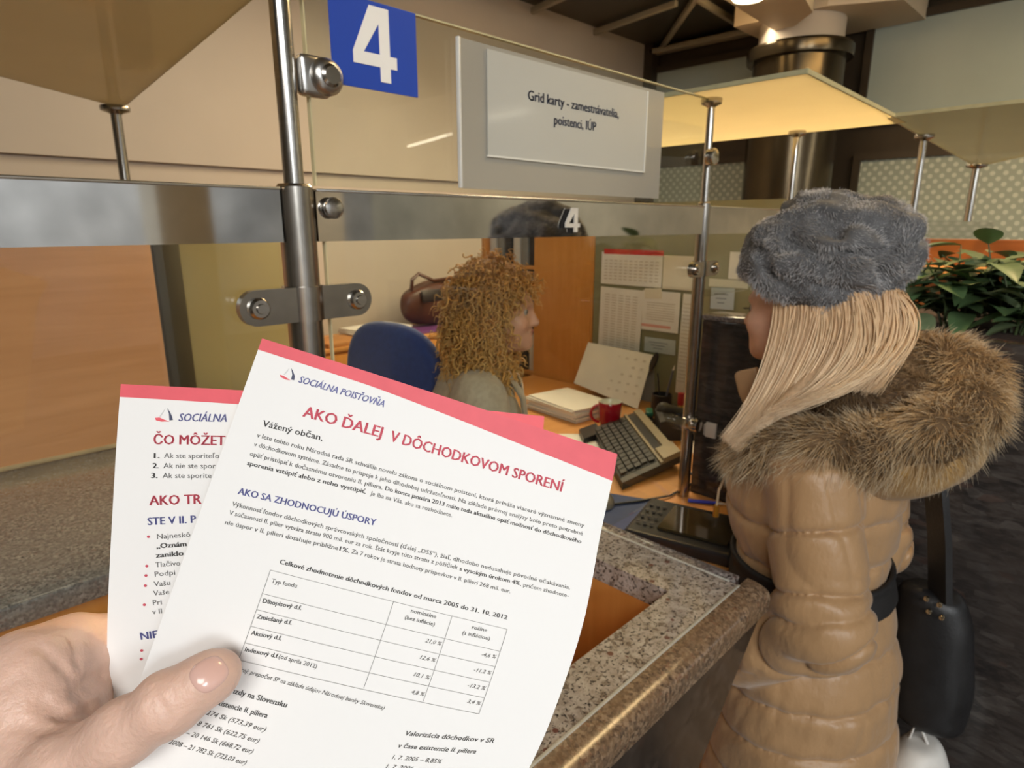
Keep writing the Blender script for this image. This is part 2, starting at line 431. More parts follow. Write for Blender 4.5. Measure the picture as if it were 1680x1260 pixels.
# ------------------------------------------------------------------ the room
struct(B().bx(-7, 6.4, -9, 3.6, -.1, 0).out('floor', plain('hall_floor', (.12, .095, .075), .25, 0, .2, 3)))
struct(B().bx(-7, 6.4, -9, 3.6, 3.52, 3.6).out('ceiling', plain('dark_ceiling', (.060, .052, .032), .45, .2, .08, 3)))
struct(B().bx(-7, 6.05, 3.4, 3.55, 0, 3.52).out('wall_back', beige))
struct(B().bx(6.0, 6.2, -1.8, 3.4, 0, 3.52).out('wall_right', bronze))
struct(B().bx(6.0, 6.2, -9, -1.8, 0, 3.52).out('wall_side', plain('hall_plaster_side', (.36, .33, .25), .7, 0, .2, 1.5)))
struct(B().bx(-7.2, -7, -9, 3.6, 0, 3.52).out('wall_left', plain('hall_plaster', (.34, .32, .28), .7, 0, .25, 1.2)))
struct(B().bx(-7, 6.2, -9.2, -9, 0, 3.52).out('wall_front', plain('hall_plaster_front', (.40, .40, .40), .7, 0, .3, 1.2)))
struct(B().bx(-7, 5.84, 3.36, 3.4, 2.0, 3.52).out('trim_1', beige))
struct(B().bx(5.84, 5.99, 3.26, 3.4, 0, 3.52).out('trim_2', bronze))
# windows of the far wall: frosted panes over a dotted lower row, each in a dark frame
pane_m = plain('frosted_pane', (.34, .40, .37), .35, 0, .04, 2)
def dotted():
    m, nt, bs = nmat('dotted_film')
    v = coords(nt, (1, 1, 1)); sx = node(nt, 'ShaderNodeSeparateXYZ'); L(nt, v, sx.inputs[0])
    def M2(op, a, b=None):
        n = node(nt, 'ShaderNodeMath', operation=op)
        for k, q in enumerate((a, b)):
            if q is None: continue
            if isinstance(q, (int, float)): n.inputs[k].default_value = q
            else: L(nt, q, n.inputs[k])
        return n.outputs[0]
    s = .085
    a = M2('ADD', sx.outputs['Y'], sx.outputs['Z']); b = M2('SUBTRACT', sx.outputs['Y'], sx.outputs['Z'])
    fa = M2('SUBTRACT', M2('FRACT', M2('DIVIDE', a, s)), .5); fb = M2('SUBTRACT', M2('FRACT', M2('DIVIDE', b, s)), .5)
    d = M2('SQRT', M2('ADD', M2('MULTIPLY', fa, fa), M2('MULTIPLY', fb, fb)))
    L(nt, ramp(nt, d, [(.24, (.44, .47, .41)), (.34, (.26, .30, .255))]), bs.inputs['Base Color']); bs.inputs['Roughness'].default_value = .5
    return m
dots = dotted()
def window(n, y0, y1, z0, z1, m):
    fr = B()
    for a in ((y0 - .06, y1 + .06, z0 - .06, z0), (y0 - .06, y1 + .06, z1, z1 + .06), (y0 - .06, y0, z0, z1), (y1, y1 + .06, z0, z1)): fr.bx(5.93, 6.0, *a)
    w = struct(fr.out('window_%d' % n, bronze))
    B().bx(5.96, 5.985, y0, y1, z0, z1).out('pane', m, w); return w
window(1, 2.04, 3.30, 2.62, 3.24, pane_m)
window(2, 2.00, 3.22, 1.62, 2.26, dots)
window(3, -1.6, 1.12, 2.55, 3.28, pane_m)
window(4, -1.6, 1.10, 1.30, 2.20, dots)

# round dark column with a polished collar
t = thing('round_column', 'dark bronze round column with shiny collar between the far windows', 'column', (5.35, 1.5, 0))
colm = plain('column_cladding', (.075, .058, .034), .22, .85, .1, 3)
B().lathe([(.36, 0), (.36, 2.96)], (5.35, 1.5, 0), 40).out('shaft', colm, t)
B().lathe([(.36, 2.96), (.41, 2.965), (.415, 2.99), (.415, 3.05), (.40, 3.07), (.36, 3.07)], (5.35, 1.5, 0), 40).out('collar', colm, t)
B().lathe([(.33, 3.07), (.33, 3.52)], (5.35, 1.5, 0), 40).out('upper_shaft', beige, t)

# ceiling strips, duct boxes with a lit lamp
strip = plain('ceiling_strip', (.33, .30, .22), .5, 0, .05, 8)
def cstrip(a, b, w=.05):
    B().tube([a, b], w / 2, 6).out('ceiling_strip', strip)
    return bpy.data.objects[-1]
def strips():
    Z = 3.47
    ends = [((865, 22), (1000, -40)), ((968, 56), (1110, 5)), ((1083, 82), (1142, -4)), ((1142, -4), (1228, 50)), ((1040, 105), (1290, 62))]
    labs = ['thin pale ceiling strip nearest the sign, upper left of the dark ceiling', 'thin pale ceiling strip crossing the dark ceiling beside its corner post',
            'diagonal pale ceiling strip, left arm of the inverted V', 'diagonal pale ceiling strip, right arm of the inverted V', 'pale ceiling beam running along the top of the far windows']
    for (a, b), lb in zip(ends, labs):
        P = []
        for q in (a, b):
            d = at(q[0], q[1], 1.) - CAM; P.append(CAM + d * (Z - CAM[2]) / d[2])
        if lb.startswith('pale'): P = [(5.9, 3.3, 3.44), (5.9, -1.5, 3.44)]
        d = Vector(P[1]) - Vector(P[0]); ln = d.length
        R = d.to_track_quat('X', 'Z').to_matrix()
        o = B().box((Vector(P[0]) + Vector(P[1])) / 2, (ln, .045 if 'beam' not in lb else .12, .05), R, .006).out('ceiling_strip', strip)
        tag(o, lb, 'ceiling strip', 'strips on the dark ceiling')
strips()
duct_m = plain('duct_paint', (.62, .52, .38), .55, 0, .04, 3)
t = thing('ceiling_duct', 'pale boxed ceiling duct with a round lamp above the glass canopy', 'duct', (5.2, 1.5, 3.2))
B().prism([(3.4, 1.50), (5.21, 1.60), (4.78, 1.20), (3.4, .92)], lambda u, v, w: (u, v, 3.16 + w), .36).out('duct_box', duct_m, t, angle=20)
B().prism([(5.05, 1.95), (5.95, 1.95), (5.95, .75), (5.3, .75), (5.05, 1.2)], lambda u, v, w: (u, v, 3.26 + w), .26).out('branch_box', duct_m, t, angle=20)
B().lathe([(.0, 0), (.10, .0), (.11, .012), (.11, .03)], (4.11, 1.38, 3.135), 24).out('lamp', glow('lamp_glow', (1, .78, .45), 9), t)
# tube lamps, warm ones over the desk and pale ones in the hall: seen only as reflections
warm_tube = glow('warm_tube', (1, .70, .34), 13); pale_tube = glow('pale_tube', (1, .93, .72), 12)
def tube_lamp(a, b, m, label, w=.06):
    a, b = Vector(a), Vector(b); d = (b - a); R = d.to_track_quat('X', 'Z').to_matrix(); c = (a + b) / 2
    t = thing('tube_lamp', label, 'lamp', c, 'ceiling tube lamps')
    B().box(c + Vector((0, 0, .04)), (d.length + .06, w + .06, .06), R, .008).out('housing', duct_m, t)
    B().box(c, (d.length, w, .03), R, .008).out('diffuser', m, t)
    for q in (a, b):
        B().cyl(q + Vector((0, 0, .07)), (q.x, q.y, 3.52), .006, 8).out('hanger', steel_dark, t)
tube_lamp((1.3, 1.0, 3.4), (4.5, 1.07, 3.4), warm_tube, 'warm tube lamp over the clerk desk, mirrored in the granite edge', .26)
tube_lamp((2.6, 2.16, 3.4), (3.6, 2.10, 3.4), warm_tube, 'warm tube lamp further behind the desk, mirrored on the granite top', .2)
tube_lamp((1.2, -.78, 3.35), (4.8, -.78, 3.35), glow('edge_highlight_glow', (1, .70, .34), 52), 'added warm glowing strip out of view above the customers, for the golden line on the rounded granite edge', .22)  # added out of view to draw a golden highlight along the bullnose
tube_lamp((5.63, -7.35, 2.8), (5.2, -5.77, 2.8), pale_tube, 'pale hall tube lamp mirrored in the clear sign glass')
tube_lamp((4.75, -4.66, 2.8), (4.68, -4.0, 2.8), pale_tube, 'pale hall tube lamp mirrored in the grey sign panel')
# hall furnishings mirrored in the steel bands
hp = plain('hall_pillar_plaster', (.42, .37, .29), .6, 0, .05, 2)
for x, y, w in ((-.9, -6.2, .5), (1.6, -5.4, .45), (3.6, -6.6, .5), (-3.5, -7.4, .55)):
    t = thing('hall_pillar', 'square beige pillar of the hall mirrored in the steel band', 'pillar', (x, y, 0), 'hall pillars')
    B().bx(x - w / 2, x + w / 2, y - w / 2, y + w / 2, .12, 3.52, .01).out('shaft', hp, t); B().bx(x - w / 2 - .02, x + w / 2 + .02, y - w / 2 - .02, y + w / 2 + .02, 0, .12, .01).out('plinth', bronze, t)

# ------------------------------------------------------------------ granite counter frame (L shape with wood-lined well)
t = thing('service_counter', 'speckled granite counter corner with wood-lined well and bullnose edge with painted golden sheen', 'counter', (.2, -.4, 0))
B().prism([(-1.0, -.418), (.590, -.418), (.485, -.338), (-1.0, -.338)], lambda u, v, w: (u, v, .955 + w), .045).out('front_slab', gran_light, t, angle=30)
B().prism([(.485, -.337), (.591, -.417), (.591, .25), (.485, .25)], lambda u, v, w: (u, v, .955 + w), .045).out('cross_slab', gran_light, t, angle=30)
B().bx(.594, .628, -.405, .25, .957, .999, .004).out('cross_rim', gran_edge, t)
def bull(B_, x0, x1):
    pr = [(-.419, .956), (-.419, .9995)]
    for k in range(9):
        a = math.radians(90 - k * 20); pr.append((-.452 - .012 * math.cos(a) * (1 if k else 0) - (0), .9835 + .016 * math.sin(a)))
    pr = [(-.419, .952), (-.419, .9998), (-.432, .9992), (-.444, .9970), (-.455, .9930), (-.461, .9880), (-.464, .978), (-.4645, .966), (-.463, .952)]
    n = len(pr); vs = [(x0, y, z) for y, z in pr] + [(x1, y, z) for y, z in pr]
    return B_.add(vs, [tuple(range(n)), tuple(range(2 * n - 1, n - 1, -1))] + [(i + 1 if i + 1 < n else 0, i, n + i, n + (i + 1) % n) for i in range(n)])
gran_bull = granite('gold_sheen_granite', (.29, .205, .135), (.155, .098, .056), (.05, .036, .028), (.16, .07, .04), 170, .24, .35)  # golden brown tint paints part of the warm reflected sheen into the stone
bull(B(), -1.0, .628).out('bullnose_edge', gran_bull, t, angle=60)
sil = plain('silicone', (.46, .46, .41), .5, 0, .1, 60)
B().bx(-1.0, .592, -.4215, -.4165, .99, 1.0015, .001).out('front_joint', sil, t)
B().bx(.5905, .5955, -.40, .25, .99, 1.0012, .001).out('cross_joint', sil, t)
# front face slants in below, dark polished granite
B().add([(-1.0, -.455, .955), (.622, -.455, .955), (.40, -.43, .62), (.36, -.42, .0), (-1.0, -.42, 0), (-1.0, -.43, .62),
         (-1.0, -.405, .955), (.622, -.405, .955), (.40, -.38, .62), (.36, -.37, .0), (-1.0, -.37, 0), (-1.0, -.38, .62)],
        [(0, 1, 2, 5), (5, 2, 3, 4), (1, 7, 8, 2), (2, 8, 9, 3), (7, 6, 11, 8), (8, 11, 10, 9), (6, 7, 1, 0), (6, 0, 5, 11), (11, 5, 4, 10), (4, 3, 9, 10)]).out('front_panel', granite('dark_front_granite', (.06, .045, .036), (.030, .022, .017), (.014, .012, .011), (.05, .025, .016), 60, .22, .2, spec=.2), t, smooth=False)
B().bx(.49, .61, -.33, .25, .70, .954).out('side_panel', orange_wood, t)
B().bx(-1.0, .49, -.40, .48, .66, .70).out('well_floor', orange_wood, t)
B().bx(-1.0, .49, -.37, -.345, .70, .954).out('well_lining', orange_wood, t)
B().bx(-.98, .36, -.36, .44, 0, .66).out('base_box', bronze, t)
B().box((.36, -.18, .712), (.13, .09, .02), rotz(.5), .008).out('crumpled_paper', plain('grey_paper', (.5, .47, .42), .9, 0, .1, 20), None)
tag(bpy.data.objects['crumpled_paper'], 'small crumpled pale paper lying in the wood-lined counter well', 'paper')

# side counter behind the left glass
t = thing('side_counter', 'grey granite topped wooden counter behind the left glass pane', 'counter', (-.5, .85, 0))
B().bx(-1.6, .30, .45, 1.235, .955, 1.0, .006).out('granite_top', gran_grey, t)
B().bx(-1.58, .28, .485, 1.22, 0, .955).out('wood_base', orange_wood, t)
t = thing('wood_partition', 'brown wood partition panel rising behind the grey side counter', 'partition', (-.6, 1.26, 0))
B().bx(-1.6, .165, 1.238, 1.285, 0, 1.72, .004).out('board', panel_wood, t)
B().bx(-1.6, .165, 1.232, 1.24, 1.0, 1.012, .001).out('edge_strip', plain('edge_strip', (.44, .34, .20), .4, 0, .1, 20), t)
t = thing('olive_partition', 'olive green office partition behind the left post', 'partition', (.6, 1.66, 0))
B().bx(.36, .83, 1.63, 1.67, 0, 1.76, .004).out('board', plain('olive_screen', (.40, .33, .15), .45, 0, .05, 3), t)
B().bx(.275, .362, 1.60, 1.70, 0, 1.78, .008).out('dark_post', plain('dark_post', (.055, .045, .025), .4, 0, .1, 10), t)

# ------------------------------------------------------------------ steel posts, bands, glass
def post(x, y, z0, rs, rr, ztop, label, clamps=(), buttons=(), flange=True, zs=1.695, group='steel posts carrying the glass'):
    t = thing('steel_post', label, 'post', (x, y, z0), group)
    if rs: B().tube([(x, y, z0), (x, y, zs - .004), (x, y, zs), (x, y, zs)], [rs, rs, rs - .003, .001], 32).out('sleeve', steel_dark, t)
    B().tube([(x, y, zs - .01 if rs else z0), (x, y, ztop - .012)], rr, 24).out('rod', steel, t)
    if flange: B().lathe([(rr, -.022), (rr * 1.5, -.018), (rr * 2.6, -.013), (rr * 2.7, -.004), (rr * 2.6, -.001), (0, -.001)], (x, y, ztop), 28).out('flange', steel_dark, t)
    for z, ln, hh in clamps:
        cl = B()
        poly = []
        for sgn, a0 in ((1, -90), (-1, 90)):
            for k in range(13):
                a = math.radians(a0 + k * 15); poly.append((sgn * (ln - hh) + hh * math.cos(a), hh * math.sin(a)))
        cl.prism(poly, lambda u, v, w: (x + u, y - rs * .35 - w, z + v), .012)
        cl.cyl((x, y, z - hh), (x, y, z + hh), rs + .004, 28)
        c = cl.out('clamp', steel_dark, t, angle=40)
        for s in (-1, 1):
            B().lathe([(0, .011), (.006, .011), (.007, .008), (.0115, .008), (.0145, .004), (.0145, 0)], (x + s * (ln - hh * 1.05), y - rs * .35 - .012, z), 24, rot('X', math.pi / 2)).out('bolt', steel, c)
    for z, r in buttons:
        b = B().box((x + rr + .022, y - .008, z), (.044, .020, .052), None, .007, 3).lathe([(0, .014), (.014, .014), (.020, .011), (.024, .004), (.024, 0)], (x + rr + .036, y - .017, z), 28, rot('X', math.pi / 2))
        bo = b.out('glass_clip', plain('clip_steel', (.55, .54, .52), .3, 1., .05, 20), t)
        B().lathe([(0, .005), (.011, .005), (.0145, .002), (.0145, 0)], (x + rr + .036, y - .031, z), 24, rot('X', math.pi / 2)).out('cap', steel, bo)
    return t
post(0, 0, .955, .0245, .0135, 1.951, 'thick steel post in front, beside the blue number sign', [(1.533, .100, .024)], [(1.834, .02)])
post(1.14, 0, .872, .0165, .0098, 1.951, 'steel post carrying the warm lit glass canopy, left of the woman', [(1.528, .075, .020)], [], True, 1.70)
for z in (1.80,): pass
o = bpy.data.objects['steel_post.001']
b2 = B().cyl((1.118, -.012, 1.808), (1.118, -.034, 1.808), .021, 28, .004).out('round_clip', steel, o)
b3 = B().cyl((1.118, -.020, 1.10), (1.118, -.045, 1.10), .020, 28, .004).box((1.13, -.01, 1.10), (.05, .03, .035), None, .005).out('lower_clip', steel, o)
post(.130, 1.262, 1.72, 0, .0140, 1.962, 'thin steel rod under the left glass canopy corner', zs=1.8)
post(1.862, .065, 1.70, 0, .0105, 1.951, 'thin steel rod behind the hat, second from the lit canopy front', zs=1.75)
post(2.268, -.219, 1.66, 0, .012, 1.951, 'thin steel rod right above the hat under the dim right canopy', zs=1.75)
post(3.756, -.135, 1.66, 0, .018, 1.951, 'thin steel rod furthest right under the tip of the dim canopy', zs=1.75)

def band(x0, x1, y, z0, z1, label):
    t = thing('steel_band', label, 'band', ((x0 + x1) / 2, y, z0), 'polished steel bands')
    B().bx(x0, x1, y - .009, y + .009, z0, z1 - .004).out('face', mirror, t, smooth=False)
    B().bx(x0, x1, y - .013, y + .010, z1 - .004, z1, .001).out('top_lip', plain('lip_steel', (.75, .73, .69), .25, 1., .05, 20), t); return t
band(-1.6, -.026, 0, 1.618, 1.690, 'long mirror-polished steel band left of the thick post')
t = band(.026, 1.122, 0, 1.618, 1.690, 'mirror-polished steel band between the posts, with a small raised number 4')
B().cyl((.048, -.012, 1.664), (.048, -.022, 1.664), .015, 24, .004).out('screw_cap', steel, t)
band(1.158, 1.965, 0, 1.618, 1.690, 'steel band between the lit canopy post and the grey hat')
t = thing('steel_band', 'dull steel band of the next counter, right of the grey hat', 'band', (3.1, -.17, 1.6), 'polished steel bands')
B().bx(2.2, 4.2, -.19, -.16, 1.575, 1.66).out('face', mirror, t, smooth=False)

def four(to3, d, name, m, parent):
    o_ = [(.62, 1.), (.40, 1.), (.0, .36), (.0, .20), (.60, .20), (.60, .0), (.84, .0), (.84, .20), (1., .20), (1., .37), (.84, .37), (.84, 1.)]
    b = B()
    def tri(poly): b.prism(poly, to3, d)
    tri([(.0, .20), (.60, .20), (.60, .37), (.24, .37), (.0, .36)]); tri([(.60, .0), (.84, .0), (.84, 1.), (.60, 1.)]); tri([(.84, .20), (1., .20), (1., .37), (.84, .37)])
    tri([(.0, .36), (.24, .37), (.60, .78), (.60, 1.), (.40, 1.)])
    return b.out(name, m, parent, smooth=False)
four(lambda u, v, w: (.556 + u * .045, -.016 - w, 1.627 + v * .047), .003, 'raised_number', plain('number_white', (.62, .60, .55), .4, 0, .05, 40), bpy.data.objects['steel_band.001'])
four(lambda u, v, w: (.551 + u * .045, -.0095 - w, 1.625 + v * .047), .004, 'number_shadow', black, bpy.data.objects['steel_band.001'])  # black offset copy of the digit, painted as its drop shadow

def pane(x0, x1, y, z0, z1, label, edge=True):
    t = thing('glass_screen', label, 'glass pane', ((x0 + x1) / 2, y, z0), 'clear panes in front of the office')
    B().bx(x0, x1, y - .004, y + .004, z0, z1).out('sheet', GLASS, t, smooth=False)
    e = B().bx(x0, x1, y - .004, y + .004, z1, z1 + .0025)
    e.bx(x0 - .002, x0, y - .004, y + .004, z0, z1 + .002)
    e.out('polished_edge', EDGE, t); return t
pane(-1.6, -.030, 0, 1.004, 1.645, 'large clear glass pane left of the thick post, below the steel band')
pane(.040, 1.118, 0, .905, 1.645, 'clear glass pane between clerk and customer, below the steel band')
pane(.032, 1.112, 0, 1.694, 1.946, 'clear glass sign pane above the steel band, carrying the number sign')
pane(1.165, 1.96, 0, 1.45, 1.645, 'narrow clear glass pane right of the lit canopy post')

# canopies
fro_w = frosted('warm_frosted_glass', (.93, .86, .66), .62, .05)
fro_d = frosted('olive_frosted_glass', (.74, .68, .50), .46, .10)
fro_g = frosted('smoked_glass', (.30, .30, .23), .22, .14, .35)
def canopy(poly, z, m, label, name='glass_canopy'):
    t = thing(name, label, 'canopy', (sum(p[0] for p in poly) / len(poly), sum(p[1] for p in poly) / len(poly), z), 'frosted glass canopies on posts')
    B().prism(poly, lambda u, v, w: (u, v, z + w), .010).out('sheet', m, t, smooth=False)
    n = len(poly); e = B()
    for i in range(n):
        a, b = Vector((*poly[i], z + .005)), Vector((*poly[(i + 1) % n], z + .005)); e.box((a + b) / 2, ((b - a).length, .004, .0102), (b - a).to_track_quat('X', 'Z').to_matrix())
    e.out('rim', plain('canopy_rim', (.45, .42, .25), .3, 0, .1, 30), t)
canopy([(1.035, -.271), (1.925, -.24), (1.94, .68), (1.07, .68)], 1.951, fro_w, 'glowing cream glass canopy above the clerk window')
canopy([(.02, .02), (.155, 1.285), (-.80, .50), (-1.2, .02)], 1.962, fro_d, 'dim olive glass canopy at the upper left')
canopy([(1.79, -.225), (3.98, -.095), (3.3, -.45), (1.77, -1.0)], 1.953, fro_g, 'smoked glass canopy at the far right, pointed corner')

# number sign and paper sign on the sign pane
t = thing('number_sign', 'blue square sign with a white number 4 on the glass', 'sign', (.14, -.006, 1.83))
B().bx(.067, .212, -.0062, -.0042, 1.831, 1.9475).out('blue_field', plain('sign_blue', (.012, .062, .43), .4, 0, .03, 10), t)
four(lambda u, v, w: (.1005 + u * .074, -.0064 - w, 1.8435 + v * .098), .0006, 'number', plain('sign_white', (.86, .86, .84), .5, 0, .02, 10), t)
t = thing('sign_holder', 'grey plastic sign holder with a printed notice beside the number sign', 'sign', (.6, -.01, 1.7))
grey_pl = frosted('grey_plastic_sheet', (.50, .49, .44), .3, .05, .22)
B().bx(.293, .905, -.0085, -.0065, 1.701, 1.931).out('back_sheet', grey_pl, t, smooth=False)
B().bx(.354, .835, -.0115, -.0095, 1.757, 1.924).out('notice', plain('notice_paper', (.47, .48, .45), .35, 0, .02, 3, coat=.6), t, smooth=False)
e = B().bx(.289, .294, -.0135, -.0062, 1.701, 1.931, .001); e.out('clear_spine', plain('clear_spine', (.70, .70, .66), .15, 0, .05, 20), t)
e = B().bx(.832, .836, -.0125, -.0095, 1.757, 1.924); e.bx(.352, .836, -.0125, -.0095, 1.755, 1.758); e.out('pocket_rim', plain('pocket_rim', (.72, .73, .69), .2, 0, .05, 20), t)
SIGN = t
# ------------------------------------------------------------------ lettering
_GC = {}
def raw_text(s, off=0., shear=0.):
    key = (s, off, shear)
    if key in _GC: return _GC[key]
    c = bpy.data.curves.new('lettering', 'FONT'); c.body = s; c.size = 1; c.resolution_u = 2; c.offset = off; c.shear = shear
    o = bpy.data.objects.new('lettering', c); me = o.to_mesh()
    V = np.array([v.co[:2] for v in me.vertices], float).reshape(-1, 2); F = [tuple(p.vertices) for p in me.polygons]
    o.to_mesh_clear(); bpy.data.objects.remove(o); bpy.data.curves.remove(c)
    _GC[key] = (V, F); return V, F
CARON = {'Ď': 'D', 'Ť': 'T', 'ť': 't'}
def text2d(s, off=0., shear=0.):
    """flat lettering, cap height 0.68; the three letters whose caron the face draws badly get one built here"""
    if off > 0:                                        # heavier weight: the same letters laid three times, a hair apart
        V, F = text2d(s, 0., shear); n = len(V); d = np.array([off * 1.25, 0])
        return np.vstack([V - d, V, V + d]), F + [tuple(i + n for i in f) for f in F] + [tuple(i + 2 * n for i in f) for f in F]
    b = ''.join(CARON.get(ch, ch) for ch in s); V, F = raw_text(b, off, shear); V = V.copy(); F = list(F)
    for i, ch in enumerate(s):
        if ch not in CARON: continue
        g, _ = raw_text(b[i], off, shear); r = raw_text(b[:i + 1], off, shear)[0][:, 0].max(); w = g[:, 0].max() - g[:, 0].min(); x = r - w / 2
        n = len(V)
        if ch == 'ť':
            q = [(r - .04, .78), (r + .05, .78), (r, .58), (r - .04, .58)]; F.append((n, n + 1, n + 2, n + 3))
        else:
            k = shear * .8; q = [(x - .15 + k, .90), (x - .08 + k, .90), (x + k, .80), (x + .08 + k, .90), (x + .15 + k, .90), (x + .03 + k, .74), (x - .03 + k, .74)]
            F += [(n, n + 1, n + 2, n + 6), (n + 2, n + 3, n + 4, n + 5), (n + 2, n + 5, n + 6)]
        V = np.vstack([V, np.array(q)])
    return V, F

class Sheet:
    """a held sheet: P(u, v) gives the point, lift raises print off the paper"""
    def __init__(s, Lp, Rp, D, bow):
        s.L, s.R, s.D, s.bow = [np.array(q, float) for q in (Lp, Rp)] + [D, bow]
    def edge(s, E, v):
        x = np.stack([np.interp(v, E[:, 0], E[:, k]) for k in (1, 2)], -1)
        # smooth the polyline a little
        for d in (.05,):
            a = np.stack([np.interp(np.clip(v + d, E[0, 0], E[-1, 0]), E[:, 0], E[:, k]) for k in (1, 2)], -1)
            b = np.stack([np.interp(np.clip(v - d, E[0, 0], E[-1, 0]), E[:, 0], E[:, k]) for k in (1, 2)], -1)
            m = ((v > d) & (v < 1 - d))[..., None]; x = np.where(m, (x + a + b) / 3, x)
        return x
    def pix(s, u, v):
        u = np.asarray(u, float); v = np.asarray(v, float)
        l, r = s.edge(s.L, v), s.edge(s.R, v); p = l + (r - l) * u[..., None]
        p[..., 1] += s.bow(u, v); return p
    def P(s, u, v, lift=0.):
        p = s.pix(u, v); return at(p[..., 0], p[..., 1], s.D(np.asarray(u, float), np.asarray(v, float)) - lift)
    def inv(s, x, y):
        uv = np.array([.5, .5])
        for _ in range(25):
            p = s.pix(uv[0], uv[1]); e = np.array([x, y]) - p
            J = np.stack([(s.pix(uv[0] + 1e-3, uv[1]) - p) / 1e-3, (s.pix(uv[0], uv[1] + 1e-3) - p) / 1e-3], 1)
            uv = uv + np.clip(np.linalg.solve(J, e), -.3, .3)
        return uv
    def surface(s, name, u0, u1, v0, v1, nu, nv, m, parent, lift=0., thick=0., vtop=None):
        u = np.linspace(u0, u1, nu); w = np.linspace(0, 1, nv); U, W = np.meshgrid(u, w, indexing='ij')
        lo = v0 if vtop is None else v0; hi = v1 if vtop is None else vtop(U)
        Vv = lo + (hi - lo) * W; b = B(); b.grid(s.P(U, Vv, lift))
        if thick:
            n = len(b.v); b.grid(s.P(U, Vv, lift - thick)); idx = lambda i, j: i * nv + j
            ring = [idx(i, 0) for i in range(nu)] + [idx(nu - 1, j) for j in range(1, nv)] + [idx(i, nv - 1) for i in range(nu - 2, -1, -1)] + [idx(0, j) for j in range(nv - 2, 0, -1)]
            for a, c in zip(ring, ring[1:] + ring[:1]): b.f.append((a, c, c + n, a + n))
        return b.out(name, m, parent, angle=60)
    def print_text(s, items, name, m, parent, asp, lift=.00035):
        """items: text, start pixel, end pixel, cap height in pixels, weight, slant; asp = sheet height / width"""
        for txt, a, e, cap, off, sh in items:
            b = B(); V, F = text2d(txt, off, sh)
            if len(V) == 0: continue
            x0, x1 = V[:, 0].min(), V[:, 0].max(); p0, p1 = s.inv(*a), s.inv(*e)
            d = p1 - p0; dm = np.array([d[0], d[1] * asp]); ln = np.linalg.norm(dm); dm /= ln; nm = np.array([dm[1], -dm[0]])
            sy = cap * s.mpp / .682
            X = (V[:, 0] - x0) / (x1 - x0) * ln; Y = V[:, 1] * sy
            q = np.array([p0[0], p0[1] * asp]) + X[:, None] * dm + Y[:, None] * nm
            b.add(s.P(q[:, 0], q[:, 1] / asp, lift), F)
            b.out(name, m, parent, smooth=False)
    def poly(s, b, pts, lift=.00035):
        n = len(b.v); q = np.array([s.inv(*p) for p in pts]); b.add(s.P(q[:, 0], q[:, 1], lift), [tuple(range(len(pts)))])
    def line(s, b, a, c, w, lift=.0003, n=10):
        p = np.array([s.inv(*a), s.inv(*c)]); t = np.linspace(0, 1, n)[:, None]; q = p[0] + (p[1] - p[0]) * t
        d = p[1] - p[0]; nn = np.array([-d[1] * 1.414, d[0] / 1.414]); nn = nn / np.linalg.norm([nn[0], nn[1] * 1.414]) * w * s.mpp / 2
        A, C_ = q + nn, q - nn; b.grid(np.stack([s.P(A[:, 0], A[:, 1], lift), s.P(C_[:, 0], C_[:, 1], lift)], 1))

leaf_paper = plain('leaflet_paper', (.90, .895, .885), .6, 0, .008, 3)
leaf_red = plain('leaflet_red', (.80, .125, .155), .6, 0, .04, 90)
ink_red = plain('ink_red', (.60, .085, .125), .7, 0, .03, 50)
ink_blue = plain('ink_blue', (.145, .155, .38), .7, 0, .03, 50)
ink_bluegrey = plain('ink_blue_grey', (.20, .21, .43), .7, 0, .03, 50)
ink_grey = plain('ink_grey', (.13, .127, .125), .7, 0, .03, 50)
ink_light = plain('ink_light_grey', (.17, .165, .16), .7, 0, .03, 50)
ink_dark = plain('ink_dark', (.09, .088, .086), .7, 0, .03, 50)
ink_navy = plain('ink_navy', (.07, .08, .14), .6, 0, .03, 50)
ink_pale = plain('ink_pale', (.70, .70, .70), .6, 0, .03, 50)

def logo(S, parent, red, navy, sail):
    b = B(); S.poly(b, red); o = b.out('logo', ink_red if False else leaf_red, parent, smooth=False, label='red and navy sail emblem')
    b = B(); S.poly(b, navy); b.out('logo_mast', ink_navy, o, smooth=False)
    b = B(); S.poly(b, sail); b.out('logo_sail', ink_pale, o, smooth=False)

# ---- back leaflet
Dk = lambda u, v: .3175 + .004 * v
back = Sheet([(0, 198, 630), (.112, 190, 740), (.295, 180, 920), (.417, 175, 1040), (.544, 176, 1165), (.64, 183, 1260), (1, 214, 1610)],
             [(0, 893, 683), (.3, 870, 980), (.63, 848, 1300), (1, 820, 1650)], Dk, lambda u, v: -6 * np.sin(np.pi * u) * (1 - v))
back.mpp = 1 / 697.
t = thing('leaflet', 'rear leaflet with red top edge, listing numbered and bulleted points, held by the hand', 'leaflet', back.P(.0, .6), 'leaflets in the hand')
back.surface('sheet', 0, 1, 0, 1, 24, 30, leaf_paper, t, 0, .00025)
back.surface('header_band', 0, 1, 0, .0225, 24, 3, leaf_red, t, .0002, vtop=lambda u: .0215 + .006 * u)
A_ = 1.414
back.print_text([('SOCIÁLNA', (292.7, 690.8), (372, 692), 12.5, .02, .25)], 'logo_text', ink_bluegrey, t, A_)
back.print_text([('ČO MÔŽET', (251.7, 728.6), (369.6, 730.5), 15.5, .021, 0), ('AKO TR', (244.7, 829), (331, 826.5), 15.5, .021, 0)], 'heading_text', ink_red, t, A_)
back.print_text([('STE V II. P', (242, 861.6), (322, 857.5), 12, .022, 0), ('NIE', (231, 1050), (260, 1046), 12, .022, 0)], 'subheading_text', ink_blue, t, A_)
z4 = lambda x, y: (x / 3., 840 + y / 3.)
